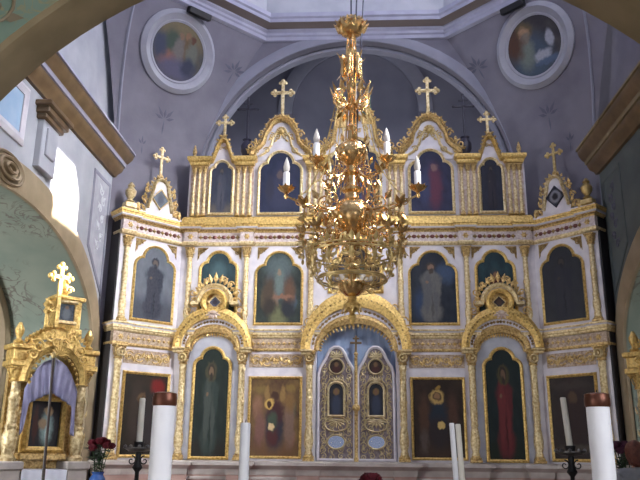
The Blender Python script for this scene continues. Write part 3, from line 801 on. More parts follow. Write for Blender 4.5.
def column(M, x, y, z0, z1, r, style, name='column', mt=None):
    mt = mt or GOLD2; h = z1 - z0
    s = MB(M)
    if style == 'vase':      # lower tier: turned base, swelling drum with garlands, ringed shaft
        hb = .12; hc = .26
        s.lathe([(r, hb), (r * 1.05, hb + .03), (r * .8, hb + .07), (r * 1.15, hb + .16), (r * 1.25, hb + .26), (r * 1.0, hb + .42), (r * .78, hb + .5), (r * .95, hb + .53), (r * .95, hb + .56), (r * .78, hb + .6),
                 (r * .92, hb + .66), (r * .92, hb + .9), (r * 1.02, hb + .92), (r * 1.02, hb + .96), (r * .88, hb + .98), (r * .84, h - hc - .12), (r * .98, h - hc - .1), (r * .98, h - hc - .06), (r * .84, h - hc)], x, y, 14, z0)
        for k in range(9):     # leaf garlands wound round the drum and shaft
            a = k * 2.4; zz = z0 + hb + .2 + k * .14
            for q in (-1, 1):
                ca, sa = math.cos(-PI / 2 + q * .5 + .3 * math.sin(a)), math.sin(-PI / 2 + q * .5 + .3 * math.sin(a))
                s.leaf((x + r * .9 * ca, y + r * .9 * sa, zz), (x + r * 1.15 * math.cos(-PI / 2 + q * .1), y + r * 1.15 * sa, zz + .12), .06, (ca, sa, 0), .3)
    elif style == 'mid':
        hb = .1; hc = .2
        s.lathe([(r, hb), (r * 1.1, hb + .05), (r * .85, hb + .1), (r * 1.2, hb + .18), (r * 1.2, hb + .26), (r * .85, hb + .36), (r * 1.05, hb + .4), (r * .82, hb + .44), (r * .9, hb + .8), (r * 1.05, hb + .82), (r * 1.05, hb + .85), (r * .84, hb + .88), (r * .78, h - hc)], x, y, 12, z0)
    else:
        hb = .07; hc = .14
        s.lathe([(r, hb), (r * 1.2, hb + .06), (r, hb + .14), (r * 1.25, hb + .2), (r * .95, hb + .24), (r * 1.05, hb + .3), (r * 1.05, hb + .42), (r * 1.3, hb + .44), (r * .9, hb + .48), (r * .85, h - hc)], x, y, 10, z0)
    c = s.build(name, mt, ICO)
    b = MB(M); b.box(x - r * 1.45, x + r * 1.45, y - r * 1.45, y + r * 1.45, z0, z0 + hb * .45, .01)
    b.lathe([(r * 1.4, hb * .45), (r * 1.5, hb * .6), (r * 1.4, hb * .75), (r * 1.1, hb * .85), (r * 1.15, hb)], x, y, 12, z0); b.build('column_base', GOLD, c)
    k = MB(M); capital(k, x, y, z1 - hc, z1, r); k.build('capital', GOLD, c)
    if style == 'vase':
        zr = z1 - .14; q = MB(M); yy = y - r * 1.7
        q.ring(arc(x, zr, .05, .05, 0, 2 * PI, 19)[:-1], arc(x, zr, .085, .085, 0, 2 * PI, 19)[:-1], yy + .04, yy, yy - .02); q.ball((x, yy, zr), .03, .025, .03, 8, 5)
        q.build('capital_rosette', GOLD2, c)
    return c
for x in C1: column(ID, x, YF - .06, 1.53, 3.545, .072, 'vase')
column(WL, .13, -.06, 1.53, 3.545, .072, 'vase'); column(WR, WW - .13, -.06, 1.53, 3.545, .072, 'vase')
for x in C1: column(ID, x, YF - .03, 3.97, 5.61, .06, 'mid')
column(WL, .13, -.03, 3.97, 5.61, .06, 'mid'); column(WR, WW - .13, -.03, 3.97, 5.61, .06, 'mid')

# ---- corner leaf carvings beside the arched icons
def spandrel(M, x, z, s, y, w=.22, h=.27):
    m = MB(M)
    m.prism([(x, z), (x + s * w, z), (x + s * w * .75, z - h * .2), (x + s * w * .2, z - h * .55), (x, z - h)], y - .012, y + .004)
    m.spiral(x + s * w * .36, z - h * .34, w * .28, y - .02, .012, 1.2, 0, s, 5)
    m.leaf((x + s * .02, y - .014, z - .02), (x + s * w * .95, y - .014, z - .03), .05); m.leaf((x + s * .02, y - .014, z - .02), (x + s * .03, y - .014, z - h * .95), .05)
    m.build('spandrel_carving', CARVED, ICO)

# ---- door hoods (arches that break through the middle entablature)
def hood(cx, hw, z0, rz, bw, kz):
    def el(d, n=29): return arc(cx, z0, hw - d, rz - d * kz, PI, 0, n)
    m = MB(); m.ring(el(bw), el(0), YF + .01, YF - .2, YF - .25, closed=False); m.build('arch_moulding', GOLDY, ICO)
    m = MB(); m.ring(el(bw + .07), el(bw), YF + .01, YF - .12, YF - .125, closed=False); m.build('arch_fascia', WHITE, ICO)
    m = MB(); m.ring(el(bw + .17), el(bw + .07), YF + .01, YF - .1, YF - .14, closed=False); m.build('arch_moulding', GOLD, ICO)
    # leaf teeth inside
    m = MB()
    for a, b in zip(el(bw + .16, 26), el(bw + .23, 26)): m.leaf((a[0], YF - .05, a[1]), (b[0], YF - .05, b[1]), .055)
    m.build('arch_leaves', GOLD, ICO)
    # leaf relief on the outer band and the fascia
    for r, y in ((el(bw * .5, 30), YF - .235), (el(bw + .035, 30), YF - .125)):
        m = MB()
        for i in range(1, 29):
            a, b = r[i], r[i + 1 if i < 15 else i - 1]
            m.leaf((a[0], y, a[1]), (a[0] + (b[0] - a[0]) * 1.1 + .02 * (i % 2), y, a[1] + (b[1] - a[1]) * 1.1), .06)
        m.build('arch_relief', CARVED, ICO)
    # impost blocks
    for s in (-1, 1):
        m = MB(); x = cx + s * (hw - .11)
        m.box(x - .12, x + .12, YF - .24, YF, z0 - .05, z0, .015); m.box(x - .1, x + .1, YF - .2, YF, z0 - .1, z0 - .05, .01); m.build('impost', GOLD2, ICO)
for cx in (-2.745, 2.745):
    hood(cx, .76, 3.6, .78, .15, 1.5)
    # grey panel behind the door head
    m = MB()
    A = [(cx - .5, 1.54), (cx - .5, 3.6)] + arc(cx, 3.6, .5, .36, PI, 0, 19) + [(cx + .5, 3.6), (cx + .5, 1.54)]
    m.prism(A, YF - .015, YF + .01); m.build('door_surround', LGREY, ICO)
hood(0, 1.05, 3.56, 1.14, .18, 1.8)

# medallion cresting above the deacon doors
def crest_medallion(cx):
    m = MB()
    C = lambda q: arc(cx, 4.475, q, q, 0, 2 * PI, 33)[:-1]
    m.ring(C(.165), C(.265), YF - .02, YF - .2, YF - .25); m.build('medallion_ring', GOLDY, ICO)
    m = MB(); m.ring(arc(cx, 4.485, .27, .27, PI * 1.02, -.02 * PI, 25), arc(cx, 4.485, .36, .36, PI * 1.02, -.02 * PI, 25), YF, YF - .2, YF - .24, closed=False)
    for s in (-1, 1): m.box(cx + s * .38 - .08, cx + s * .38 + .08, YF - .22, YF, 4.415, 4.485, .01)
    m.build('medallion_hood', GOLD2, ICO)
    m = MB(); m.ring(arc(cx, 4.485, .245, .245, PI, 0, 25), arc(cx, 4.485, .27, .27, PI, 0, 25), YF, YF - .18, YF - .18, closed=False); m.build('medallion_fascia', WHITE, ICO)
    m = MB()
    for i in range(13):
        a = PI * (i + .5) / 13; k = .12 + .1 * math.exp(-((i - 6) / 1.8) ** 2)
        m.leaf((cx + .35 * math.cos(a), YF - .12, 4.505 + .35 * math.sin(a)), (cx + (.37 + k) * math.cos(a), YF - .12, 4.505 + (.37 + k) * math.sin(a)), .1)
    for s in (-1, 1):
        for (dx, dz, r) in ((.42, -.0, .1), (.5, -.16, .09), (.3, .36, .07), (.16, .46, .06), (.44, .2, .07)): m.spiral(cx + s * dx, 4.475 + dz, r, YF - .12, .016, 1.3, 0, s, 5)
    m.build('cresting_leaves', GOLD, ICO)
    m = MB()
    for i in range(7): m.leaf((cx, YF - .22, 4.255), (cx + .18 * math.cos(PI + PI * i / 6), YF - .24, 4.275 + .16 * math.sin(PI + PI * i / 6)), .08)
    m.ball((cx, YF - .22, 4.255), .09, .06, .05, 8, 5); m.build('medallion_shell', PINKW, ICO)
crest_medallion(-2.745); crest_medallion(2.745)
# crest over the royal doors
m = MB()
for s in (-1, 1):
    for (dx, dz, r) in ((.1, 4.72, .1), (.3, 4.66, .08), (.9, 4.1, .1), (.98, 3.95, .08), (.74, 4.36, .07)): m.spiral(s * dx, dz, r, YF - .2, .018, 1.3, 0, s, 5)
for i in range(11): m.leaf((0, YF - .2, 4.6), (.26 * math.cos(PI * i / 10), YF - .24, 4.63 + .3 * math.sin(PI * i / 10)), .09)
m.build('cresting_leaves', GOLD, ICO)

CARVED2 = mat('dull_bronze', S(120, 100, 76), .5, .4)
OPENW = mat('pale_openwork_gilding', S(206, 190, 152), .42, .3, S(168, 150, 116), 14, .2, 40)
# ---- royal doors
RD = thing('royal_doors', (0, YF + .1, 1.53), 'pair of white arched doors with gilded openwork under the blue curtain', 'door')
def royal_leaf(s):
    cx = s * .375; w = .74; h = 2.14; y = YF + .1
    P = [(-w / 2, 0), (w / 2, 0)] + [(w / 2 - .02 * t - .02, 1.62 + .26 * t) for t in (0, .5, 1)] + [(w / 2 - .1 - .1 * math.sin(t), 1.9 + .1 * (1 - math.cos(t)) ) for t in (.4, .9, 1.4)]
    P = [(-w / 2, 0), (w / 2, 0), (w / 2, 1.6), (.33, 1.74), (.27, 1.83), (.23, 1.9), (.19, 2.0), (.13, 2.09), (.05, 2.14), (-.05, 2.14), (-.13, 2.09), (-.19, 2.0), (-.23, 1.9), (-.27, 1.83), (-.33, 1.74), (-w / 2, 1.6)]
    Q = at(P, cx, 1.53); I = offs(Q, -.055)
    d = MB(); d.prism(Q, y + .012, y + .03); leaf = d.build('door_leaf', MAUVE, RD)
    d = MB(); d.ring(I, Q, y + .02, y - .02, y - .035); d.build('leaf_frame', WHITE, leaf)
    g = MB(); yy = y - .005
    # openwork: round icon, arched icon, lower medallion, scrolls everywhere else
    for z in [1.62 + .105 * i for i in range(19)]:
        for k in (-1, 1):
            for dx in (.09, .235):
                if abs(z - 3.27) < .16 and dx < .2: continue
                if 2.33 < z < 2.97 and dx < .2: continue
                if z > 3.3 and dx > .15: continue
                g.spiral(cx + k * dx, z + R_.uniform(-.02, .02), .062, yy, .011, 1.25, R_.random() * 6, k, 5)
                g.leaf((cx + k * dx, yy, z), (cx + k * (dx + R_.uniform(-.07, .07)), yy, z + R_.choice((-.09, .09))), .05)
    C = lambda q, z: arc(cx, z, q, q, 0, 2 * PI, 25)[:-1]
    g.ring(C(.125, 3.27), C(.16, 3.27), yy, yy - .03, yy - .045)
    O = at(round_outline(.26, .58), cx, 2.37); g.ring(O, offs(O, .045), yy, yy - .03, yy - .045); O2 = offs(O, .1); g.ring(offs(O, .075), O2, yy, yy - .02, yy - .03)
    g.ring(arc(cx, 1.88, .15, .11, 0, 2 * PI, 21)[:-1], arc(cx, 1.88, .185, .145, 0, 2 * PI, 21)[:-1], yy, yy - .02, yy - .035); g.ring(arc(cx, 2.2, .2, .12, 0, 2 * PI, 21)[:-1], arc(cx, 2.2, .24, .15, 0, 2 * PI, 21)[:-1], yy, yy - .02, yy - .035)
    for i in range(7): g.leaf((cx, yy - .02, 3.44), (cx + .14 * math.cos(PI * i / 6), yy - .02, 3.46 + .13 * math.sin(PI * i / 6)), .06)
    for i in range(5): g.leaf((cx, yy - .02, 3.0), (cx + .12 * math.cos(PI * i / 4), yy - .02, 3.02 + .09 * math.sin(PI * i / 4)), .05)
    for i in range(7): g.leaf((cx, yy - .02, 2.26), (cx + .2 * math.cos(PI + PI * i / 6), yy - .02, 2.24 + .12 * math.sin(PI + PI * i / 6)), .06)
    g.build('openwork', OPENW, leaf)
    n = MB(); n.prism(C(.13, 3.27), yy - .012, yy + .01, uv=True); n.build('round_icon', paint('door_round_paint', S(44, 40, 40), S(60, 50, 44), [(.5, .3, .3, .3, S(70, 44, 44), .3), (.5, .66, .15, .17, S(112, 88, 66), .3)]), leaf)
    n = MB(); n.prism(O, yy - .012, yy + .01, uv=True); n.build('arched_icon', paint('door_arched_paint', S(48, 50, 58), S(38, 38, 44), [(.5, .3, .32, .36, S(60, 66, 84), .3), (.5, .74, .22, .11, S(120, 96, 60), .2), (.5, .73, .12, .08, S(120, 92, 72), .3)]), leaf)
    n = MB(); n.prism(arc(cx, 1.88, .152, .112, 0, 2 * PI, 21)[:-1], yy - .012, yy + .01); n.build('glass_roundel', GLASSY, leaf)
royal_leaf(-1); royal_leaf(1)
m = MB(); y = YF + .06
m.lathe([(.04, 0), (.045, .05), (.035, .08), (.035, .9), (.05, .93), (.05, .97), (.035, 1.0), (.03, 1.95), (.045, 1.98), (.02, 2.02)], 0, y, 10, 1.53)
m.ball((0, y - .03, 2.5), .075, .05, .075, 10, 6); st = m.build('meeting_post', GOLD, RD)
m = MB(); m.box(-.022, .022, y - .02, y + .02, 3.52, 3.86, .005); m.box(-.11, .11, y - .02, y + .02, 3.7, 3.74, .005); m.box(-.06, .06, y - .02, y + .02, 3.79, 3.82, .005); m.build('cross', CARVED2, st)
# curtain behind
m = MB(); n = 60; V = []
for z in (1.5, 4.15):
    for i in range(n + 1): V.append((-.85 + 1.7 * i / n, YF + .2 + .008 * math.sin(i * 1.05) + .004 * math.sin(i * 2.7), z))
m.add(V, [(i, i + 1, n + 2 + i, n + 1 + i) for i in range(n)]); V2 = m
cu = m.build('curtain', CURT, loc=(0, YF + .4, 1.5)); tag(cu, 'light blue curtain hanging in the arch behind the royal doors', 'curtain')

# ---- icons -------------------------------------------------------
def P_(n, bg, bg2, sh): return paint(n, S(*bg), S(*bg2), sh)
# wings, lower
icon(WL, WW - .56, 1.62, rect_outline(.88, 1.42), -.0, P_('dark_scene', (34, 28, 26), (46, 38, 30), [(.78, .86, .16, .1, S(110, 26, 28), .3), (.3, .5, .16, .36, S(54, 44, 38), .4), (.6, .35, .2, .3, S(44, 38, 40), .4), (.4, .7, .08, .06, S(96, 74, 52), .3)]),
     'dark rectangular icon low on the left angled wing, behind the lit thin candle', fw=.055)
icon(WR, .56, 1.62, rect_outline(.88, 1.42), -.0, P_('dark_panel', (40, 34, 34), (56, 48, 46), [(.5, .5, .3, .4, S(48, 34, 34), .4), (.5, .12, .4, .05, S(74, 66, 60), .4), (.5, .9, .4, .05, S(60, 52, 50), .4), (.5, .74, .1, .07, S(84, 64, 48), .3)]),
     'dark rectangular icon low on the right angled wing, behind the leaning thin candle', fw=.055)
# wings, upper
icon(WL, WW - .56, 4.08, tri_outline(.82, 1.42), 0, P_('hermit_saint', (98, 102, 112), (84, 90, 98), [(.5, .1, .9, .2, S(62, 64, 74), .4)] + saint_shapes((34, 36, 50), (42, 42, 54), None, (84, 70, 64), (34, 34, 44), top=.8)),
     'arched icon of a dark cloaked saint on a pale ground, high on the left wing')
icon(WR, .56, 4.08, tri_outline(.82, 1.42), 0, P_('shadow_saint', (52, 54, 60), (44, 46, 52), saint_shapes((44, 46, 56), (52, 52, 60), None, (70, 62, 58), (40, 40, 46), top=.8)),
     'arched icon of a barely visible dark figure, high on the right wing')
# deacon doors
icon(ID, -2.745, 1.6, tri_outline(.64, 1.98), YF - .02, P_('deacon_green', (28, 36, 34), (36, 44, 40), saint_shapes((48, 58, 54), (66, 72, 68), (70, 66, 48), (110, 90, 70), (52, 46, 40), dx=-.02, ground=(36, 32, 28), top=.8)),
     'tall arched deacon door with a saint in grey green robes', 'deacon_door', 'door', .06)
icon(ID, 2.745, 1.6, tri_outline(.64, 1.98), YF - .02, P_('deacon_red', (28, 36, 38), (34, 44, 44), saint_shapes((92, 38, 42), (106, 46, 48), (76, 68, 44), (110, 86, 68), (52, 44, 40), ground=(34, 40, 32), top=.78)),
     'tall arched deacon door with a saint in a red robe', 'deacon_door', 'door', .06)
# big rectangular icons
icon(ID, -1.525, 1.62, rect_outline(.92, 1.4), YF, P_('enthroned_mother', (116, 92, 58), (78, 58, 46), [(.16, .62, .1, .14, S(140, 104, 84), .4), (.84, .6, .08, .12, S(72, 84, 66), .4), (.2, .86, .12, .06, S(120, 100, 60), .4), (.82, .88, .1, .05, S(126, 104, 60), .4), (.82, .22, .1, .12, S(130, 96, 84), .4), (.18, .16, .1, .1, S(96, 66, 60), .4), (.5, .08, .45, .1, S(100, 72, 50), .4), (.5, .45, .32, .34, S(110, 84, 58), .4), (.34, .8, .05, .1, S(140, 112, 70), .35), (.66, .8, .05, .1, S(140, 112, 70), .35),
      (.5, .36, .2, .28, S(46, 50, 62), .3), (.52, .55, .16, .16, S(66, 40, 44), .3), (.46, .24, .12, .12, S(76, 42, 44), .35), (.46, .44, .09, .12, S(64, 78, 66), .3), (.38, .66, .09, .065, S(200, 164, 92), .15), (.38, .655, .05, .04, S(64, 44, 34), .2), (.5, .77, .08, .06, S(70, 50, 42), .2), (.44, .37, .06, .04, S(212, 186, 140), .2), (.8, .45, .1, .3, S(118, 96, 84), .4), (.2, .35, .1, .2, S(116, 84, 76), .4), (.8, .7, .1, .12, S(124, 96, 60), .4)]),
     'rectangular icon of an enthroned mother and child in many colours')
icon(ID, 1.525, 1.62, rect_outline(.92, 1.4), YF, P_('enthroned_teacher', (60, 48, 40), (44, 36, 32), [(.5, .08, .45, .1, S(64, 50, 42), .4), (.22, .55, .1, .25, S(80, 58, 46), .4), (.78, .55, .1, .25, S(80, 56, 46), .4), (.5, .5, .17, .26, S(40, 50, 62), .3), (.5, .3, .2, .2, S(50, 44, 46), .3),
      (.48, .77, .15, .1, S(180, 150, 92), .12), (.48, .77, .09, .062, S(60, 50, 42), .15), (.48, .77, .06, .05, S(140, 108, 78), .2), (.54, .4, .07, .05, S(206, 176, 110), .15), (.5, .9, .05, .03, S(150, 120, 60), .3), (.2, .2, .08, .14, S(86, 74, 70), .4)]),
     'dark rectangular icon of a haloed figure in blue holding a gold book')
# bay 1 small arched icons behind the medallion crests
icon(ID, -2.72, 4.2, tri_outline(.68, 1.3), YF, P_('teal_scene', (52, 74, 80), (44, 58, 64), [(.5, .3, .3, .2, S(58, 50, 48), .4), (.5, .7, .2, .14, S(74, 96, 100), .5)]), 'small teal arched icon half hidden by a leaf crest left of the chandelier', fw=.06)
icon(ID, 2.72, 4.2, tri_outline(.68, 1.3), YF, P_('teal_red_scene', (44, 68, 74), (36, 50, 58), [(.5, .45, .16, .2, S(92, 44, 40), .4), (.5, .62, .07, .06, S(130, 96, 74), .3)]), 'small teal arched icon with a red figure half hidden by a leaf crest', fw=.06)
# bay 2
icon(ID, -1.51, 4.1, tri_outline(.87, 1.4), YF, P_('nativity_scene', (58, 66, 62), (40, 44, 44), [(.3, .62, .08, .09, S(74, 84, 92), .4), (.7, .64, .09, .1, S(70, 60, 56), .4), (.42, .34, .08, .1, S(120, 100, 84), .4), (.84, .3, .08, .1, S(70, 84, 96), .4), (.16, .34, .07, .14, S(84, 74, 60), .4), (.5, .8, .3, .16, S(84, 96, 98), .5), (.5, .1, .2, .14, S(104, 106, 78), .35), (.52, .55, .12, .2, S(100, 112, 110), .4), (.28, .45, .12, .2, S(78, 66, 56), .4), (.74, .42, .13, .18, S(96, 72, 58), .4), (.3, .22, .14, .12, S(58, 52, 48), .4), (.7, .2, .14, .12, S(46, 48, 54), .4), (.6, .36, .2, .03, S(130, 96, 78), .4), (.5, .7, .05, .04, S(134, 116, 100), .3)]),
     'arched icon of a crowded dark green scene above the enthroned mother')
icon(ID, 1.51, 4.1, tri_outline(.87, 1.4), YF, P_('pale_robe_saint', (46, 52, 62), (36, 40, 50), [(.8, .7, .2, .12, S(66, 82, 108), .5), (.22, .25, .14, .2, S(48, 62, 88), .5)] + saint_shapes((104, 102, 100), (92, 92, 94), None, (132, 106, 90), (70, 60, 54), dx=-.05, top=.8)),
     'arched icon of a figure in pale robes above the figure with the gold book')
icon(ID, 0, 4.75, tri_outline(.95, .85), YF, P_('supper_scene', (74, 62, 54), (58, 50, 48), [(.5, .3, .4, .1, S(180, 170, 156), .3), (.5, .6, .1, .14, S(96, 50, 50), .3), (.3, .55, .09, .12, S(70, 80, 96), .3), (.7, .55, .09, .12, S(76, 84, 64), .3)]), 'arched icon behind the chandelier above the royal doors', fw=.07)
for cx in (-2.72, -1.51, 1.51, 2.72):
    spandrel(ID, cx - .44, 5.62, 1, YF); spandrel(ID, cx + .44, 5.62, -1, YF)
for M, cx in ((WL, WW - .56), (WR, .56)):
    spandrel(M, cx - .45, 5.62, 1, 0); spandrel(M, cx + .45, 5.62, -1, 0)
# diamonds in the medallions
for cx, lb in ((-2.745, 'small diamond icon in a gilded ring above the grey green saint'), (2.745, 'small diamond icon in a gilded ring above the red robed saint')):
    t = thing('medallion_icon', (cx, YF - .1, 4.36), lb, 'icon')
    D = [(cx, 4.345), (cx + .14, 4.485), (cx, 4.625), (cx - .14, 4.485)]
    m = MB(); m.prism(arc(cx, 4.485, .17, .17, 0, 2 * PI, 25)[:-1], YF - .08, YF - .03); m.build('backing_disc', GOLD, t)
    m = MB(); m.ring(offs(D, -.02), D, YF - .08, YF - .11, YF - .115); m.build('frame', GOLD2, t)
    m = MB(); m.prism(D, YF - .1, YF - .07, uv=True); m.build('painting', P_('diamond_paint' , (70, 76, 96), (96, 100, 118), [(.5, .5, .2, .2, S(50, 48, 60), .4)]) if cx < 0 else P_('diamond_paint_dark', (58, 54, 60), (44, 42, 50), [(.5, .5, .2, .2, S(84, 66, 60), .4)]), t)

# ---- top tier ----------------------------------------------------
def trefoil(cx, hw, z0, za, r):
    """pediment outline: shoulders, concave flanks, round top"""
    P = [(cx - hw, z0), (cx + hw, z0)]
    zr = za - r
    R = [(hw, z0 + .12), (hw * .98, z0 + .2), (hw * .86, z0 + .27), (hw * .72, z0 + .33), (hw * .62, z0 + .42), (hw * .55, zr - .02)]
    P += [(cx + a, b) for a, b in R] + [(cx + r * math.cos(t), zr + r * math.sin(t)) for t in [PI * (.08 + .84 * i / 14) for i in range(15)]] + [(cx - a, b) for a, b in R[::-1]]
    return P
def gable(cx, hw, z0, za, r, iw, itop, ibase, paintmat, label, small=False):
    # white ground
    if small: P = [(cx - hw, z0), (cx + hw, z0), (cx + hw, z0 + .06), (cx + hw * .7, z0 + .14), (cx + hw * .42, za - .2), (cx + hw * .28, za - .05), (cx, za), (cx - hw * .28, za - .05), (cx - hw * .42, za - .2), (cx - hw * .7, z0 + .14), (cx - hw, z0 + .06)]
    else: P = trefoil(cx, hw, z0, za, r)
    m = MB(); m.prism(P, YF + .02, YF + .2); m.build('pediment', WHITE, ICO)
    k = .07 if small else .085
    Q = P[2:]; I = offs(P, -k)[2:]
    I[0] = (I[0][0], Q[0][1]); I[-1] = (I[-1][0], Q[-1][1])
    m = MB(); m.ring(I, Q, YF + .05, YF - .05, YF - .1, closed=False); m.build('pediment_moulding', GOLDY if small else GOLD, ICO)
    if not small:
        I2 = offs(P, -k - .1)[2:]; I3 = offs(P, -k - .15)[2:]
        m = MB(); m.ring(I3, I2, YF + .05, YF + .0, YF - .02, closed=False); m.build('pediment_moulding', GOLD2, ICO)
    # crest of leaves
    m = MB(); n = len(Q)
    c0 = Vector((cx, z0 + .2))
    for i in range(1, n - 1):
        for f in (0, .5):
            a = Vector(Q[i]).lerp(Vector(Q[min(i + 1, n - 1)]), f); t = Vector(Q[min(i + 1, n - 1)]) - Vector(Q[i - 1])
            nn = Vector((t.y, -t.x)).normalized(); L = (.06 if small else .11) * (1 if (i % 2 and not f) else .6)
            m.leaf((a.x, YF - .02, a.y), (a.x + nn.x * L, YF - .03, a.y + nn.y * L), .07)
    for s in (-1, 1):
        if not small:
            m.spiral(cx + s * (hw - .04), z0 + .3, .1, YF - .06, .022, 1.4, PI / 2, s, 5); m.spiral(cx + s * hw * .62, z0 + .55, .08, YF - .06, .018, 1.3, 0, s, 5)
            m.ball((cx + s * hw * .8, YF - .06, z0 + .42), .035, .035, .06, 8, 5)
        else: m.spiral(cx + s * (hw - .02), z0 + .13, .05, YF - .06, .014, 1.3, PI / 2, s, 5)
    if small:
        for q in (-1, 0, 1): m.leaf((cx, YF - .06, za), (cx + q * .1, YF - .08, za + .06), .07)
    else:
        for q in range(-3, 4): m.leaf((cx, YF - .02, za), (cx + q * .06, YF - .04, za + .13 - abs(q) * .03), .06)
    m.build('cresting_leaves', GOLD, ICO)
    # scroll relief in the spandrels
    m = MB()
    if not small:
        for s in (-1, 1):
            for dx, dz, q in ((.3, .1, .075), (.42, .28, .075), (.5, .08, .06), (.2, .42, .07), (.08, .38, .05)):
                m.spiral(cx + s * dx * hw / .66, z0 + .12 + dz * (za - z0) / .9, q, YF + .0, .014, 1.3, dx * 9, s, 5)
                m.leaf((cx + s * dx * hw / .66, YF, z0 + .1 + dz), (cx + s * (dx + .08) * hw / .66, YF - .01, z0 + .02 + dz), .06)
        m.ball((cx, YF - .03, za - r - .02), .06, .04, .06, 10, 6)
        for q in range(10): m.leaf((cx, YF - .02, za - r - .02), (cx + .13 * math.cos(q * PI / 5), YF - .02, za - r - .02 + .13 * math.sin(q * PI / 5)), .05)
    else:
        m.spiral(cx - .05, za - .22, .045, YF, .01, 1.2, 0, 1, 5); m.spiral(cx + .05, za - .22, .045, YF, .01, 1.2, PI, -1, 5)
    m.build('relief_leaves', BRASSD, ICO)
    O = tri_outline(iw, itop - ibase)
    icon(ID, cx, ibase, O, YF + .0, paintmat, label, fw=.06, fmat=GOLD2)
    return P

def toptier():
    # white body and base band
    m = MB(); m.box(-3.44, 3.44, YF + .04, YF + .24, 6.2, 7.5); m.build('screen_panel', WHITE, ICO)
    m = MB(); m.sweep([(-3.46, YF + .24), (-3.46, YF + .02), (3.46, YF + .02), (3.46, YF + .24)], [(-.1, 6.13), (.06, 6.13), (.06, 6.22), (.03, 6.27), (-.1, 6.29)]); m.build('base_moulding', GOLDY, ICO)
    groups = [(-3.33, -3.22, -3.11), (-2.41, -2.29, -2.16), (-.94, -.82, -.7), (.7, .82, .94), (2.16, 2.29, 2.41), (3.11, 3.22, 3.33)]
    for g in groups:
        a, b = g[0] - .07, g[2] + .07
        for x in g: column(ID, x, YF - .0, 6.28, 7.36, .034, 'slim')
        m = MB(); m.sweep([(a, YF + .24), (a, YF - .06), (b, YF - .06), (b, YF + .24)], [(-.06, 7.38), (.0, 7.38), (.02, 7.41), (.02, 7.45), (.05, 7.47), (.07, 7.5), (.07, 7.56), (-.06, 7.58)]); m.build('entablature_block', GOLDY, ICO)
        m = MB(); m.box(a, b, YF + .015, YF + .05, 6.31, 7.38); m.build('column_backing', PINKW, ICO)
    for s in (-1, 1):
        m = MB(); x = s * 3.36; m.lathe([(.045, 0), (.06, .04), (.03, .08), (.05, .15), (.035, .21), (.012, .3)], x, YF + .05, 8, 7.57); m.build('finial', GOLD, ICO)
toptier()
gable(-2.755, .36, 7.36, 8.0, .1, .42, 7.46, 6.36, P_('slim_saint', (62, 66, 80), (54, 58, 72), saint_shapes((70, 72, 84), (80, 80, 90), None, (92, 82, 76), (60, 60, 66), ground=(96, 90, 84))), 'narrow arched icon of a grey standing figure, top tier left of the chandelier', True)
gable(2.755, .36, 7.36, 8.0, .1, .42, 7.46, 6.36, P_('slim_saint_dark', (46, 48, 62), (38, 40, 54), saint_shapes((42, 40, 50), (50, 46, 54), None, (72, 62, 60), (40, 38, 44))), 'narrow arched icon of a dark standing figure, top tier right of the chandelier', True)
gable(-1.54, .66, 7.5, 8.45, .3, .82, 7.66, 6.36, P_('navy_scene', (48, 52, 74), (40, 44, 64), [(.5, .35, .26, .3, S(56, 58, 78), .4), (.5, .62, .08, .07, S(92, 80, 80), .3), (.25, .4, .1, .2, S(52, 52, 66), .4)]), 'wide navy blue arched icon in the top tier, behind a lone candle bulb')
gable(1.54, .66, 7.5, 8.45, .3, .82, 7.66, 6.36, P_('navy_red_scene', (50, 52, 78), (40, 42, 64), [(.58, .4, .18, .34, S(96, 52, 70), .35), (.35, .4, .12, .28, S(58, 62, 92), .4), (.58, .72, .08, .06, S(130, 100, 96), .3)]), 'wide navy arched icon with a dark red figure in the top tier')
gable(0, .78, 7.5, 8.75, .36, .98, 7.95, 6.36, P_('centre_top_scene', (58, 60, 78), (48, 50, 66), saint_shapes((92, 62, 66), (60, 70, 100), (150, 124, 74))), 'central arched icon of the top tier behind the chandelier stem')

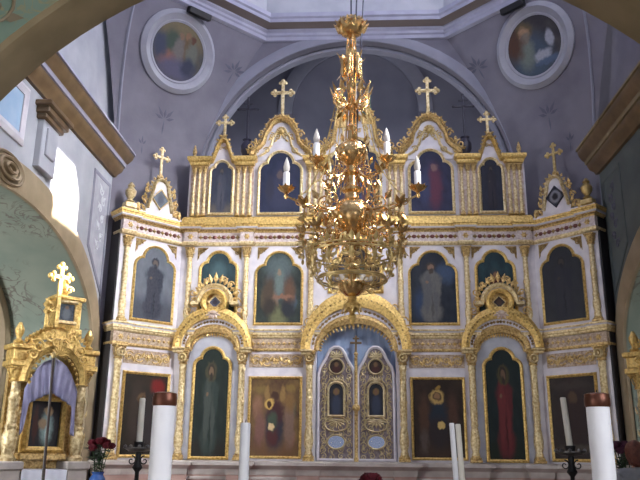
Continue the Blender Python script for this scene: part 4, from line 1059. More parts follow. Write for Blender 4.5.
# ---- wing crests
def wing_crest(M, cx, s, paintmat, label):
    z0 = 6.18
    P = [(cx - .3, z0), (cx + .3, z0), (cx + .3, z0 + .1), (cx + .24, z0 + .36), (cx + .2, z0 + .5)] + [(cx + .19 * math.cos(t), z0 + .55 + .22 * math.sin(t)) for t in [PI * i / 12 for i in range(13)]] + [(cx - .2, z0 + .5), (cx - .24, z0 + .36), (cx - .3, z0 + .1)]
    m = MB(M); m.prism(P, .0, .14); m.build('wing_pediment', WHITE, ICO)
    Q = P[2:]; I = offs(P, -.055)[2:]
    m = MB(M); m.ring(I, Q, .02, -.05, -.08, closed=False); m.build('pediment_moulding', GOLD2, ICO)
    m = MB(M)
    for q in (-1, 1):
        for dx, dz, r in ((.38, .1, .09), (.34, .3, .07), (.28, .5, .06)): m.spiral(cx + q * dx, z0 + dz, r, .02, .018, 1.3, 0, q, 5)
        for i in range(5): m.leaf((cx + q * .3, 0, z0 + .04 + i * .12), (cx + q * (.42 - i * .03), -.02, z0 + .16 + i * .12), .08)
        m.ball((cx + q * .46, .02, z0 + .08), .05, .05, .1, 8, 6)
    for i in range(9): m.leaf((cx + .19 * math.cos(PI * i / 8), 0, z0 + .55 + .22 * math.sin(PI * i / 8)), (cx + .27 * math.cos(PI * i / 8), -.02, z0 + .55 + .31 * math.sin(PI * i / 8)), .07)
    m.build('cresting_leaves', GOLD, ICO)
    t = thing('diamond_icon', tuple(M @ Vector((cx, -.02, z0 + .12))), label, 'icon')
    D = [(cx, z0 + .14), (cx + .17, z0 + .33), (cx, z0 + .52), (cx - .17, z0 + .33)]
    m = MB(M); m.ring(D, offs(D, .025), .01, -.03, -.04); m.build('frame', GOLD2 if s < 0 else IRON, t)
    m = MB(M); m.prism(D, -.02, .01, uv=True); m.build('painting', paintmat, t)
    # urn at the outer end
    u = .14 if s < 0 else WW - .14
    m = MB(M); m.box(u - .12, u + .12, -.05, .12, 6.19, 6.3, .015); m.lathe([(.05, 0), (.09, .03), (.04, .07), (.1, .16), (.11, .24), (.05, .32), (.07, .35), (.02, .42)], u, .03, 10, 6.3); m.build('urn', GOLD2 if s < 0 else BRASSD, ICO)
wing_crest(WL, WW - .56, -1, P_('diamond_grey_paint', (106, 112, 122), (90, 96, 106), [(.5, .5, .2, .3, S(70, 74, 84), .4)]), 'pale grey diamond icon on the crest of the left wing')
wing_crest(WR, .56, 1, P_('diamond_dark_paint', (58, 60, 72), (40, 40, 50), [(.5, .5, .3, .3, S(150, 150, 160), .3), (.5, .5, .2, .2, S(40, 36, 40), .3)]), 'dark rimmed diamond icon on the crest of the right wing')

# ---- crosses
def budded_cross(m, x, y, z0, h, w, t, d=.04, zc=.66):
    m.box(x - t, x + t, y - d / 2, y + d / 2, z0, z0 + h - t * 1.5, .006); zz = z0 + h * zc
    m.box(x - w / 2, x + w / 2, y - d / 2, y + d / 2, zz - t, zz + t, .006)
    for (a, b, ux, uz) in ((x, z0 + h - t * 2, 0, 1), (x - w / 2, zz, -1, 0), (x + w / 2, zz, 1, 0)):
        q = t * 1.45
        m.ball((a + ux * q, y, b + uz * q), q, d * .6, q, 8, 5); m.ball((a - uz * q * 1.1, y, b + ux * q * 1.1), q * .85, d * .55, q * .85, 8, 5); m.ball((a + uz * q * 1.1, y, b - ux * q * 1.1), q * .85, d * .55, q * .85, 8, 5)
    m.ball((x, y, zz), t * 1.9, d * .7, t * 1.9, 8, 5)
def cross(M, x, y, z0, h, w, t, label, mt=None, base=.06):
    o = thing('gilded_cross', tuple(M @ Vector((x, y, z0))), label, 'cross', None)
    m = MB(M); budded_cross(m, x, y, z0 + base, h - base, w, t); m.build('cross_arms', mt or GOLD2, o)
    m = MB(M); m.lathe([(.07, 0), (.08, .02), (.04, base), (.03, base + .05), (.02, base + .08)], x, y, 10, z0); m.build('foot', GOLD, o)
cross(ID, -1.54, YF + .08, 8.45, .94, .34, .034, 'large gilded cross on the wide gable left of the chandelier')
cross(ID, 1.54, YF + .08, 8.45, .94, .34, .034, 'large gilded cross on the wide gable right of the chandelier')
cross(ID, -2.755, YF + .08, 8.0, .58, .26, .026, 'small gilded cross on the narrow gable left of the chandelier')
cross(ID, 2.755, YF + .08, 8.0, .58, .26, .026, 'small gilded cross on the narrow gable right of the chandelier')
cross(WL, WW - .56, .06, 6.95, .7, .26, .026, 'gilded cross on the crest of the left angled wing')
cross(WR, .56, .06, 6.95, .7, .26, .026, 'gilded cross on the crest of the right angled wing', BRASSD)
# crucifix with side figures on the central gable
o = thing('crucifix', (0, YF + .08, 8.74), 'crucifix with a pale carved body on the central gable behind the chandelier', 'crucifix')
m = MB(); m.box(-.03, .03, YF + .06, YF + .1, 8.74, 9.42, .006); m.box(-.22, .22, YF + .06, YF + .1, 9.16, 9.21, .006); m.box(-.1, .1, YF + .06, YF + .1, 9.3, 9.34, .006); m.build('cross_arms', GOLD, o)
m = MB(); m.tube([(0, YF + .02, 8.82), (.012, YF + .0, 8.95), (0, YF + .02, 9.04), (0, YF + .01, 9.14), (0, YF + .01, 9.19)], [.02, .03, .035, .045, .02], 8)
m.tube([(-.2, YF + .03, 9.2), (-.1, YF + .02, 9.17), (0, YF + .01, 9.16), (.1, YF + .02, 9.17), (.2, YF + .03, 9.2)], [.012, .018, .025, .018, .012], 6); m.ball((.01, YF - .005, 9.22), .032, .032, .04, 8, 6); m.build('carved_body', FLESHP, o)
for x, mt, lb in ((-.3, BRASSD, 'small gilded robed statue beside the central crucifix'), (.26, TEAL, 'small teal robed statue beside the central crucifix')):
    o = thing('statue', (x, YF + .08, 8.4), lb, 'statue')
    m = MB(); zt = 8.42 if abs(x) > .28 else 8.5
    m.lathe([(.1, 0), (.11, .05), (.09, .2), (.075, .32), (.09, .42), (.085, .47), (.03, .52)], x, YF + .08, 12, zt, flute=.12); m.ball((x, YF + .06, zt + .57), .045, .045, .055, 8, 6); m.build('robed_figure', mt, o)
    m = MB(); m.box(x - .12, x + .12, YF - .02, YF + .18, zt - .2, zt, .01); m.build('pedestal', GOLD, o)
# dark iron crosses standing behind the gables
for x, lb in ((-2.29, 'dark iron cross in a vase between the two gables left of the chandelier'), (2.29, 'dark iron cross in a vase between the two gables right of the chandelier')):
    o = thing('iron_cross', (x, 14.17, 7.5), lb, 'cross')
    m = MB(); m.box(x - .018, x + .018, 14.15, 14.19, 8.0, 9.02, .004); m.box(x - .2, x + .2, 14.15, 14.19, 8.74, 8.775, .004); m.box(x - .1, x + .1, 14.15, 14.19, 8.88, 8.905, .004)
    for a, b in ((0, 9.03), (-.21, 8.757), (.21, 8.757)): m.ball((x + a, 14.17, b), .03, .02, .03, 8, 5)
    m.build('cross_arms', IRON, o)
    m = MB(); m.lathe([(.09, 0), (.11, .04), (.06, .1), (.13, .26), (.14, .38), (.08, .5), (.1, .54)], x, 14.17, 12, 7.5); m.build('vase', mat('vase_glaze', S(44, 42, 60), .3), o)
# ================================================================== CHANDELIER
def chandelier():
    cx, cy = -.04, 9.6
    T = thing('chandelier', (cx, cy, 3.3), 'large tiered brass chandelier with scroll arms and candle bulbs hanging before the icon screen', 'chandelier')
    def pol(a, r): return cx + r * math.cos(a), cy + r * math.sin(a)
    # cables
    for dx, dy, zb in ((0, 0, 7.95), (.09, .05, 6.2), (.2, .05, 6.0)):
        m = MB(); m.tube([(cx + dx * (.35 if zb < 7 else 1), cy + dy, zb), (cx + dx, cy + dy, 8.6), (cx + dx, cy + dy, 17.9)], .012, 6); m.build('cable', CABLE, T)
    # leafy canopy ball
    m = MB(); m.lathe([(.03, -.15), (.14, -.12), (.2, -.04), (.17, .04), (.1, .1), (.04, .16), (.03, .2)], cx, cy, 16, 7.8)
    for k in range(14):
        a = k * 2 * PI / 14; c, s = math.cos(a), math.sin(a)
        m.leaf((cx + .13 * c, cy + .13 * s, 7.7), (cx + .27 * c, cy + .27 * s, 7.86), .1, (c, s, -.6), .4)
        m.leaf((cx + .1 * c, cy + .1 * s, 7.92), (cx + .25 * c, cy + .25 * s, 7.8), .1, (c, s, .6), .4)
    m.build('canopy_crown', BRASS, T)
    # stem: rods, upper figures, rings
    m = MB()
    for k in range(4):
        a = k * PI / 2 + .4; p0 = pol(a, .05); p1 = pol(a, .09)
        m.tube([(p0[0], p0[1], 7.7), (p1[0], p1[1], 7.2), (p0[0], p0[1], 6.6), (p1[0], p1[1], 5.9)], .013, 6)
    m.lathe([(.03, 0), (.05, .1), (.035, .3), (.06, .36), (.03, .42), (.03, .8), (.07, .9), (.03, 1.0)], cx, cy, 12, 6.5)
    m.build('stem', BRASS, T)
    m = MB()
    for k in range(6):
        a = k * PI / 3 + .3; c, s = math.cos(a), math.sin(a); x, y = pol(a, .13)
        m.lathe([(.02, 0), (.045, .08), (.03, .2), (.05, .28), (.02, .36)], x, y, 8, 6.95)
        m.leaf((x, y, 7.2), (x + .1 * c, y + .1 * s, 7.34), .06, (c, s, 0)); m.leaf((x, y, 7.0), (x + .1 * c, y + .1 * s, 6.86), .06, (c, s, 0))
    m.build('upper_ornament', BRASS, T)
    # crown of leaves
    m = MB()
    for k in range(12):
        a = k * PI / 6; c, s = math.cos(a), math.sin(a)
        P = [(cx + r * c, cy + r * s, z) for r, z in ((.06, 6.5), (.16, 6.46), (.25, 6.55), (.26, 6.68), (.2, 6.72), (.18, 6.65))]
        m.tube(P, [.02, .02, .018, .016, .012, .008], 5)
        m.leaf((cx + .22 * c, cy + .22 * s, 6.58), (cx + .32 * c, cy + .32 * s, 6.82), .1, (c, s, .2))
        m.leaf((cx + .15 * c, cy + .15 * s, 6.45), (cx + .26 * c, cy + .26 * s, 6.34), .08, (c, s, -.5))
    m.build('leaf_crown', BRASS, T)
    # central turned body
    body = [(.03, 3.42), (.06, 3.5), (.1, 3.58), (.06, 3.66), (.05, 3.72)]
    m = MB(); m.lathe([(.012, 3.3), (.04, 3.36), (.055, 3.42), (.03, 3.46), (.1, 3.52), (.12, 3.57), (.06, 3.63), (.05, 3.7)], cx, cy, 14, 0)
    for k in range(8):
        a = k * PI / 4; c, s = math.cos(a), math.sin(a); m.leaf((cx + .06 * c, cy + .06 * s, 3.62), (cx + .15 * c, cy + .15 * s, 3.44), .08, (c, s, -.3))
    m.build('finial', GOLDY, T)
    m = MB(); m.lathe([(.05, 3.68), (.1, 3.7), (.17, 3.77), (.2, 3.86), (.19, 3.88), (.16, 3.86), (.06, 3.84)], cx, cy, 20, 0); m.build('bowl', BRASS, T)
    m = MB(); m.lathe([(.05, 3.86), (.07, 4.1), (.05, 4.3), (.09, 4.36), (.12, 4.4), (.08, 4.45), (.07, 4.55), (.13, 4.6), (.22, 4.66), (.27, 4.76), (.28, 4.86), (.25, 4.96), (.17, 5.03), (.1, 5.07), (.09, 5.15), (.14, 5.18), (.14, 5.22), (.08, 5.26), (.07, 5.4), (.12, 5.44), (.07, 5.48), (.08, 5.55)], cx, cy, 24, 0); m.build('large_ball', BRASS, T)
    m = MB(); m.lathe([(.06, 5.55), (.11, 5.6), (.19, 5.68), (.22, 5.77), (.2, 5.85), (.13, 5.92), (.06, 5.96), (.05, 6.1), (.08, 6.14), (.04, 6.2), (.035, 6.5)], cx, cy, 22, 0)
    for k in range(8):
        a = k * PI / 4 + .2; c, s = math.cos(a), math.sin(a); m.ball((cx + .19 * c, cy + .19 * s, 5.8), .05, .05, .05, 8, 5); m.leaf((cx + .2 * c, cy + .2 * s, 5.86), (cx + .27 * c, cy + .27 * s, 5.98), .08, (c, s, 0))
    m.build('knob', BRASS, T)
    # filigree basket: hoops, pierced panels
    m = MB()
    for r, z in ((.62, 4.3), (.62, 4.25), (.46, 3.93), (.47, 3.9)): m.tube([(cx + r * math.cos(2 * PI * i / 40), cy + r * math.sin(2 * PI * i / 40), z) for i in range(41)], .014, 5, False)
    m.build('basket_hoop', BRASSD, T)
    for k in range(12):
        a = k * PI / 6; c, s = math.cos(a), math.sin(a)
        m = MB(Matrix(((-s, c, c * .0, cx + .55 * c), (c, s, 0, cy + .55 * s), (0, 0, 1, 0), (0, 0, 0, 1))))
        # local: x tangential, y outwards (front is -y -> towards the axis), lean by hand
        for q in (-1, 1):
            m.spiral(q * .075, 4.19, .07, .04, .012, 1.4, PI / 2, q, 5); m.spiral(q * .065, 4.04, .06, -.02, .011, 1.4, -PI / 2, q, 5)
            m.leaf((q * .02, .04, 4.1), (q * .14, .06, 4.13), .06, (0, 1, 0)); m.leaf((q * .02, 0, 4.0), (q * .1, -.04, 3.94), .05, (0, 1, 0))
            m.leaf((q * .06, .06, 4.28), (q * .1, .09, 4.4), .07, (0, 1, 0))
        m.leaf((0, .04, 4.05), (0, .07, 4.24), .08, (0, 1, 0)); m.leaf((0, .07, 4.3), (0, .1, 4.44), .09, (0, 1, 0)); m.ball((0, .0, 3.98), .025, .025, .03, 7, 5)
        m.build('basket_panel', BRASSD, T)
    # rods from ball to basket
    for k in range(6):
        m = MB(); a = k * PI / 3 + .26; c, s = math.cos(a), math.sin(a)
        m.tube([(cx + r * c, cy + r * s, z) for r, z in ((.12, 4.42), (.3, 4.5), (.5, 4.42), (.62, 4.28))], .014, 5); m.build('basket_arm', BRASSD, T)
    for k in range(8):
        m = MB(); a = k * PI / 4; c, s = math.cos(a), math.sin(a)
        m.tube([(cx + r * c, cy + r * s, z) for r, z in ((.46, 3.92), (.36, 3.78), (.19, 3.86))], .012, 5); m.build('bowl_bracket', BRASSD, T)
    # candle arms: tier data (angles, radius, hub z, cup z)
    def scroll_arm(a, r, zh, zc, th, lit):
        c, s = math.cos(a), math.sin(a)
        P = []
        for i in range(15):
            t = i / 14; q = .1 + (r - .1) * t
            z = zh + (zc - .12 - zh) * t * t - .16 * math.sin(PI * t) * (1.2 - t)
            P.append((cx + q * c, cy + q * s, z))
        m = MB(); m.tube(P, [th * (1.3 - .5 * i / 14) for i in range(15)], 6)
        fr = Matrix(((c, -s, 0, cx), (s, c, 0, cy), (0, 0, 1, 0), (0, 0, 0, 1)))
        m.M = fr
        k = r / .9
        m.spiral(.35 * k, zh + .02, .13 * k, 0, th * .8, 1.5, -PI / 2, 1, 5); m.spiral(.55 * k, zh - .1, .11 * k, 0, th * .7, 1.4, PI / 2, -1, 5)
        m.spiral(.72 * k, zc - .2, .08 * k, 0, th * .7, 1.4, PI / 2, 1, 5)
        for (x, dz, ex, ez) in ((.2, -.06, .34, -.24), (.4, -.14, .46, -.34), (.45, .06, .55, .22), (.6, -.12, .74, -.24), (.3, .08, .36, .26)):
            m.leaf((x * k, 0, zh + dz), (ex * k, .0, zh + ez), .1 * k, (0, -1, 0))
        arm = m.build('candle_arm' if lit else 'scroll_arm', BRASS, T)
        x, y = pol(a, r)
        if lit:
            m = MB(); m.lathe([(.02, -.16), (.035, -.12), (.02, -.08), (.1, -.03), (.12, .0), (.105, .005), (.05, -.01), (.05, .03), (.03, .035)], x, y, 14, zc)
            for i in range(8):
                b = i * PI / 4; m.leaf((x + .06 * math.cos(b), y + .06 * math.sin(b), zc - .04), (x + .14 * math.cos(b), y + .14 * math.sin(b), zc + .03), .06, (math.cos(b), math.sin(b), -.5))
            m.build('drip_pan', BRASS, arm)
            m = MB(); m.lathe([(.047, .0), (.047, .2), (.04, .215)], x, y, 12, zc + .02); m.build('candle_sleeve', WAX, arm)
            m = MB(); m.lathe([(.024, 0), (.042, .03), (.048, .08), (.036, .14), (.016, .2), (.004, .23)], x, y, 10, zc + .235); m.build('flame_bulb', BULB, arm)
        else:
            m = MB()
            for i in range(4):
                b = a + (i - 1.5) * .9; m.leaf((x, y, zc - .14), (x + .14 * math.cos(b), y + .14 * math.sin(b), zc - .02), .09, (math.cos(b), math.sin(b), 0))
            m.ball((x, y, zc - .12), .035, .035, .05, 8, 5); m.build('bud', BRASS, arm)
        return arm
    for a in (0, PI): scroll_arm(a, .92, 5.0, 5.24, .018, True)
    for a in (.62, PI - .62, -.62, PI + .62, 1.25, PI - 1.25): scroll_arm(a, .78, 5.0, 4.95, .016, False)
    for a in (0, PI): scroll_arm(a, .5, 5.5, 5.68, .014, True)
    for a in (.75, PI - .75, -.6, PI + .6): scroll_arm(a, .45, 5.5, 5.5, .013, False)
    for a in (.3, .95, PI - .3, PI - .95, -.35, PI + .35, -.85, PI + .85): scroll_arm(a, .7, 4.62, 4.62, .015, False)
    # hanging clusters of leaves and drops under the arms
    for a in (.12, .7, 1.25, PI - .12, PI - .7, PI - 1.25, -.3, PI + .3, -.75, PI + .75):
        x, y = pol(a, .68); m = MB()
        for i in range(10):
            z = 4.78 - i * .055; b = a + R_.uniform(-1.2, 1.2); rr = .05 + .05 * math.sin(i)
            m.leaf((x, y, z), (x + (rr + .05) * math.cos(b), y + (rr + .05) * math.sin(b), z - R_.uniform(-.04, .08)), .06, (math.cos(b), math.sin(b), .3))
            if i % 2: m.ball((x + rr * math.cos(b), y + rr * math.sin(b), z - .04), .018, .018, .026, 6, 4)
        m.tube([(x, y, 4.85), (x, y, 4.2)], .008, 5); m.ball((x, y, 4.18), .022, .022, .035, 7, 5)
        m.build('hanging_garland', BRASSD, T)
    # chains from crown to arm ends
    for k, a in enumerate((.1, .9, PI - .1, PI - .9, -.7, PI + .7)):
        c, s = math.cos(a), math.sin(a); m = MB()
        P = []
        for i in range(12):
            t = i / 11; r = .24 + (.5 if k % 2 == 0 else .42) * t; z = 6.5 - 1.35 * t - .35 * math.sin(PI * t)
            P.append((cx + r * c, cy + r * s, z))
        m.tube(P, .009, 5)
        for p in P[1::2]: m.ball(p, .018, .018, .018, 6, 4)
        m.build('chain', BRASSD, T)
chandelier()

# ================================================================== SIDE SHRINES
def shrine(M, lit):
    c0 = M @ Vector((0, 0, 0))
    T = thing('icon_shrine', (c0.x, c0.y, 0), ('gilded canopy shrine with columns and a crown box, catching the sunbeam' if lit else 'gilded canopy shrine'), 'shrine')
    if not lit: T['label'] = 'gilded canopy shrine standing in shade, cut off by the picture edge'
    for s in (-1, 1):
        m = MB(M); m.box(s * .46 - .16, s * .46 + .16, -.16, .2, 0, .2, .01); m.box(s * .46 - .14, s * .46 + .14, -.14, .18, .2, 1.42, .008); m.box(s * .46 - .17, s * .46 + .17, -.17, .2, 1.42, 1.53, .015)
        m.build('pedestal', PLINTH, T)
        c = MB(M); c.lathe([(.1, 0), (.11, .04), (.075, .08), (.1, .2), (.11, .3), (.07, .4), (.085, .44), (.062, .48), (.07, .52), (.07, .78), (.082, .8), (.064, .84), (.06, 1.02)], s * .46, 0, 14, 1.53)
        for k in range(8):
            a = -PI / 2 + (k % 3 - 1) * .7; c.leaf((s * .46 + .09 * math.cos(a), .09 * math.sin(a), 1.6 + k * .1), (s * .46 + .12 * math.cos(a), .12 * math.sin(a), 1.72 + k * .1), .07, (math.cos(a), math.sin(a), 0))
        col = c.build('column', GOLD2, T)
        k = MB(M); capital(k, s * .46, 0, 2.55, 2.75, .08); k.build('capital', GOLDY, col)
        m = MB(M); m.box(s * .46 - .15, s * .46 + .15, -.15, .2, 2.75, 2.83, .012); m.box(s * .46 - .12, s * .46 + .12, -.12, .18, 2.83, 2.98, .01); m.box(s * .46 - .16, s * .46 + .16, -.16, .2, 2.98, 3.05, .012); m.build('entablature_block', GOLDY, T)
        m = MB(M); m.lathe([(.05, 0), (.07, .04), (.03, .08), (.06, .16), (.065, .2), (.02, .3)], s * .5, .0, 10, 3.05); m.build('finial', GOLDY, T)
    # back slab, table
    m = MB(M); m.box(-.5, .5, .2, .3, 0, 2.75); m.build('back_panel', GOLD, T)
    m = MB(M); m.box(-.3, .3, -.12, .2, 0, 1.4, .01); m.build('altar_table', PLINTH, T)
    # arched canopy
    A = arc(0, 2.62, .36, .42, PI, 0, 25)
    m = MB(M); m.ring(arc(0, 2.55, .36, .42, PI, 0, 25), arc(0, 2.55, .47, .6, PI, 0, 25), .2, -.14, -.18, closed=False); m.build('canopy_arch', GOLDY, T)
    m = MB(M)
    P = [(-.46, 2.95)] + arc(0, 2.62, .47, .56, PI * .78, PI * .22, 15) + [(.46, 2.95), (.3, 3.22), (.14, 3.32), (-.14, 3.32), (-.3, 3.22)]
    m.prism(P, -.06, .18); m.build('canopy_gable', GOLDY, T)
    m = MB(M)
    for s in (-1, 1):
        for dx, z, r in ((.3, 3.02, .1), (.16, 3.18, .09), (.36, 2.9, .07), (.06, 3.1, .07)): m.spiral(s * dx, z, r, -.2, .02, 1.4, dx * 8, s, 5)
        for i in range(8): m.leaf((s * (.42 - i * .045), -.1, 3.08 + i * .03), (s * (.46 - i * .045), -.14, 3.15 + i * .033), .07)
    for i in range(9): m.leaf((.0, -.19, 2.92), (.14 * math.cos(PI * i / 8), -.21, 2.94 + .18 * math.sin(PI * i / 8)), .07)
    m.build('canopy_carving', GOLDY, T)
    m = MB(M); n = 17; q = arc(0, 2.55, .36, .42, PI, 0, n); p = arc(0, 2.55, .31, .36, PI, 0, n)
    for a, b in zip(q, p): m.leaf((a[0], -.12, a[1]), (b[0], -.14, b[1]), .07)
    m.build('canopy_leaves', GOLDY, T)
    # crown box with a small icon, cross
    m = MB(M); m.box(-.08, .36, -.06, .2, 3.26, 3.34, .01); m.box(-.05, .33, -.04, .18, 3.34, 3.74, .01); m.box(-.09, .37, -.08, .22, 3.74, 3.8, .012); m.build('crown_box', GOLDY, T)
    for za in (3.39, 3.69): m = MB(M); m.box(-.06, .25, -.1, -.04, za, za + .04, .006); m.build('box_ledge', GOLD2, T)
    t = thing('small_icon', tuple(M @ Vector((0, -.05, 3.42))), 'tiny dark icon set in the crown box of the ' + ('left' if lit else 'right') + ' shrine', 'icon')
    Q = at(rect_outline(.22, .24), .1, 3.44); m = MB(M); m.prism(Q, -.06, -.042, uv=True); m.build('painting', P_('tiny_paint', (84, 92, 100), (54, 60, 70), [(.5, .4, .25, .36, S(110, 116, 124), .3), (.5, .78, .13, .11, S(120, 100, 84), .3)]), t)
    m = MB(M); m.ring(Q, offs(Q, .02), -.04, -.075, -.08); m.build('frame', GOLD, t)
    cr = thing('shrine_cross', tuple(M @ Vector((-.1, -.08, 3.34))), 'small budded cross with rays on the crown of the ' + ('left' if lit else 'right') + ' shrine', 'cross')
    m = MB(M); budded_cross(m, -.06, -.12, 3.32, .92, .22, .03, .05, .78); m.build('cross_arms', GOLDY, cr)
    for s, h in ((-1, .2), (1, .24)):
        m = MB(M); x = -.06 + s * .13; z = 3.5 if s < 0 else 3.8; m.lathe([(.04, 0), (.06, .04), (.04, .08), (.07, .13), (.04, .18), (.05, .21), (.01, h + .02)], x, -.1 if s < 0 else .02, 10, z)
        m.spiral(x + .04, z + .08, .06, -.14 if s < 0 else -.05, .016, 1.3, 0, s, 5)
        if s < 0: m.tube([(x, -.1, 3.3), (x, -.1, 3.52)], .03, 8)
        m.build('pinnacle', GOLDY, cr)
    # icon with gilt frame standing in the shrine
    t = thing('shrine_icon', tuple(M @ Vector((0, .1, 1.62))), 'gilt framed icon of a pale figure standing in the ' + ('shrine with the lavender drape' if lit else 'shaded shrine'), 'icon')
    Q = at(rect_outline(.42, .6), .02, 1.72); m = MB(M)
    m.ring(Q, offs(Q, .08), .16, .04, .0); m.build('frame', GOLDY, t)
    m = MB(M); m.prism(Q, .09, .12, uv=True); m.build('painting', P_('shrine_paint', (48, 44, 46), (36, 34, 38), [(.58, .4, .2, .34, S(120, 140, 140), .3), (.45, .5, .14, .12, S(140, 120, 96), .3), (.6, .78, .14, .1, S(150, 126, 96), .25), (.2, .5, .08, .4, S(70, 44, 40), .3), (.62, .3, .08, .16, S(150, 170, 170), .3)]), t)
    m = MB(M); m.box(-.3, .34, .0, .2, 1.54, 1.63, .012); m.build('stand_ledge', GOLD, t)
    # drape
    if lit:
        m = MB(M); nu, nv = 24, 16; V = []
        for s in (-1, 1):
            V = []
            for j in range(nv + 1):
                v = j / nv
                for i in range(nu + 1):
                    u = i / nu      # 0 apex .. 1 side
                    x = s * (.01 + .36 * u ** .9) * (1 - .0 * v)
                    ztop = 2.88 - .42 * u ** 2; zlow = 2.42 - .2 * u
                    if u > .78: zlow -= .36 * min(1, (u - .78) / .1)
                    z = ztop + (zlow - ztop) * v
                    y = -.08 + .02 * math.sin(u * 26 + v * 3) * (.3 + v)
                    V.append((x, y, z))
            m.add(V, [(j * (nu + 1) + i, j * (nu + 1) + i + 1, (j + 1) * (nu + 1) + i + 1, (j + 1) * (nu + 1) + i) for j in range(nv) for i in range(nu)])
        o = m.build('drape', CLOTHL, smooth=80, loc=M @ Vector((0, 0, 2.0))); tag(o, 'lavender cloth draped like a tent over the shrine icon', 'drape')
        sd = o.modifiers.new('thick', 'SOLIDIFY'); sd.thickness = .008
        m = MB(M); nu = 30; V = []
        for z, k in ((1.43, 0), (1.42, 1), (.75, 1)):
            for i in range(nu + 1):
                x = -.3 + .6 * i / nu; V.append((x * (1.02 if k else 1), (.18 if not k else -.15 + .012 * math.sin(i * 1.1) * (1.42 - z + .1)), z))
        m.add(V, [(j * (nu + 1) + i, j * (nu + 1) + i + 1, (j + 1) * (nu + 1) + i + 1, (j + 1) * (nu + 1) + i) for j in range(2) for i in range(nu)])
        o = m.build('tablecloth', CLOTHW, smooth=80, loc=M @ Vector((0, 0, 1.43))); tag(o, 'white cloth hanging over the altar table of the draped shrine', 'tablecloth')
shrine(frame((-4.22, 10.05, 0), PI / 4), True)
shrine(frame((4.24, 10.05, 0), -PI / 4), False)

# ================================================================== CANDLES
def big_candle(x, y, top, label):
    T = thing('floor_candle', (x, y, 0), label, 'candle')
    m = MB(); m.lathe([(.2, 0), (.21, .03), (.12, .07), (.05, .12), (.04, .3), (.06, .33), (.035, .38), (.035, .7), (.07, .74), (.11, .8), (.115, .84), (.02, .84)], x, y, 20, 0); m.build('candlestick', BRASSD, T)
    m = MB(); m.lathe([(.066, 0), (.0665, top - .09 - .84)], x, y, 28, .84); m.build('wax_column', WAX, T)
    m = MB(); m.lathe([(.069, 0), (.074, .008), (.074, .05), (.071, .06), (.071, .075), (.05, .082), (.045, .07), (.01, .07)], x, y, 28, top - .09); m.build('copper_cap', COPPER, T)
    m = MB(); m.tube([(x, y, top - .03), (x + .004, y, top + .01)], .004, 5); m.build('wick', BLACK, T)
big_candle(-1.147, 4.5, 2.015, 'thick white candle with a copper cap before the grey green saint door')
big_candle(1.448, 4.5, 2.025, 'thick white candle with a copper cap before the right wing')

SILV = mat('tarnished_silver', S(134, 130, 128), .35, .7, S(92, 90, 92), 20)
def thin_candle(x, y, z0, z1, r, label, lean=0.0, name='thin_candle', pair=False, mt=None):
    T = thing(name, (x, y, z0), label, 'candle')
    m = MB(); m.tube([(x, y, z0), (x + lean * .5, y, (z0 + z1) / 2), (x + lean, y, z1 - .01), (x + lean, y, z1)], [r, r * .99, r * .97, r * .8], 14); m.build('wax_stick', mt or WAXY, T)
    m = MB(); m.tube([(x + lean, y, z1 - .005), (x + lean + .003, y, z1 + .025)], .003, 5); m.build('wick', BLACK, T)
    return T
def holder(x, y, z, label, pan=.13, cups=1):
    T = thing('candle_stand', (x, y, 0), label, 'candle stand')
    m = MB(); m.lathe([(.2, 0), (.21, .02), (.1, .06), (.03, .1)], x, y, 18, 0); m.build('base', BLACK, T)
    m = MB(); m.lathe([(.022, .08), (.022, .7), (.035, .72), (.022, .75), (.02, z - .22), (.05, z - .18), (.02, z - .12), (.03, z - .06), (.02, z - .03)], x, y, 12, 0); m.build('pole', BLACK, T)
    m = MB(); m.lathe([(.03, -.04), (pan * .7, -.035), (pan, -.01), (pan, .0), (pan * .8, -.02), (.03, -.02)], x, y, 20, z)
    for i in range(10):
        a = i * PI / 5; m.ball((x + pan * math.cos(a), y + pan * math.sin(a), z + .005), .018, .018, .018, 7, 5)
    m.build('drip_pan', SILV, T)
    m = MB()
    for i in range(cups):
        k = .6 if cups > 1 else 1; m.lathe([(.02 * k, -.02), (.045 * k, .0), (.05 * k, .05), (.042 * k, .05), (.04 * k, .01)], x + (i - (cups - 1) / 2) * .048, y, 12, z)
    m.build('candle_cup', BLACK, T)
    for s in (-1, 1):
        m = MB(); m.spiral(x + s * .06, z - .12, .045, y, .007, 1.2, PI / 2, s, 5); m.build('scroll_bracket', BLACK, T)
    return T
holder(-2.015, 7, 1.70, 'black iron candle stand with a beaded pan before the left wing'); thin_candle(-2.015, 7, 1.72, 2.15, .029, 'thin ivory candle on the iron stand before the left wing')
holder(1.955, 7, 1.70, 'black iron candle stand with a beaded pan before the right wing'); thin_candle(1.955, 7, 1.72, 2.18, .028, 'thin ivory candle leaning slightly on the iron stand before the right wing', -.028)
holder(-.87, 6, 1.36, 'black iron candle stand before the grey green saint door frame', .1); thin_candle(-.87, 6, 1.38, 1.89, .041, 'slim white candle standing alone before the enthroned mother icon', 0, mt=WAX)
holder(.816, 6, 1.36, 'black iron candle stand holding two candles before the gold book icon', .11, 2)
thin_candle(.792, 6, 1.38, 1.9, .021, 'taller of two slim candles side by side before the gold book icon', -.02, mt=WAX); thin_candle(.84, 6, 1.38, 1.893, .022, 'shorter of two slim candles side by side before the gold book icon', -.02)

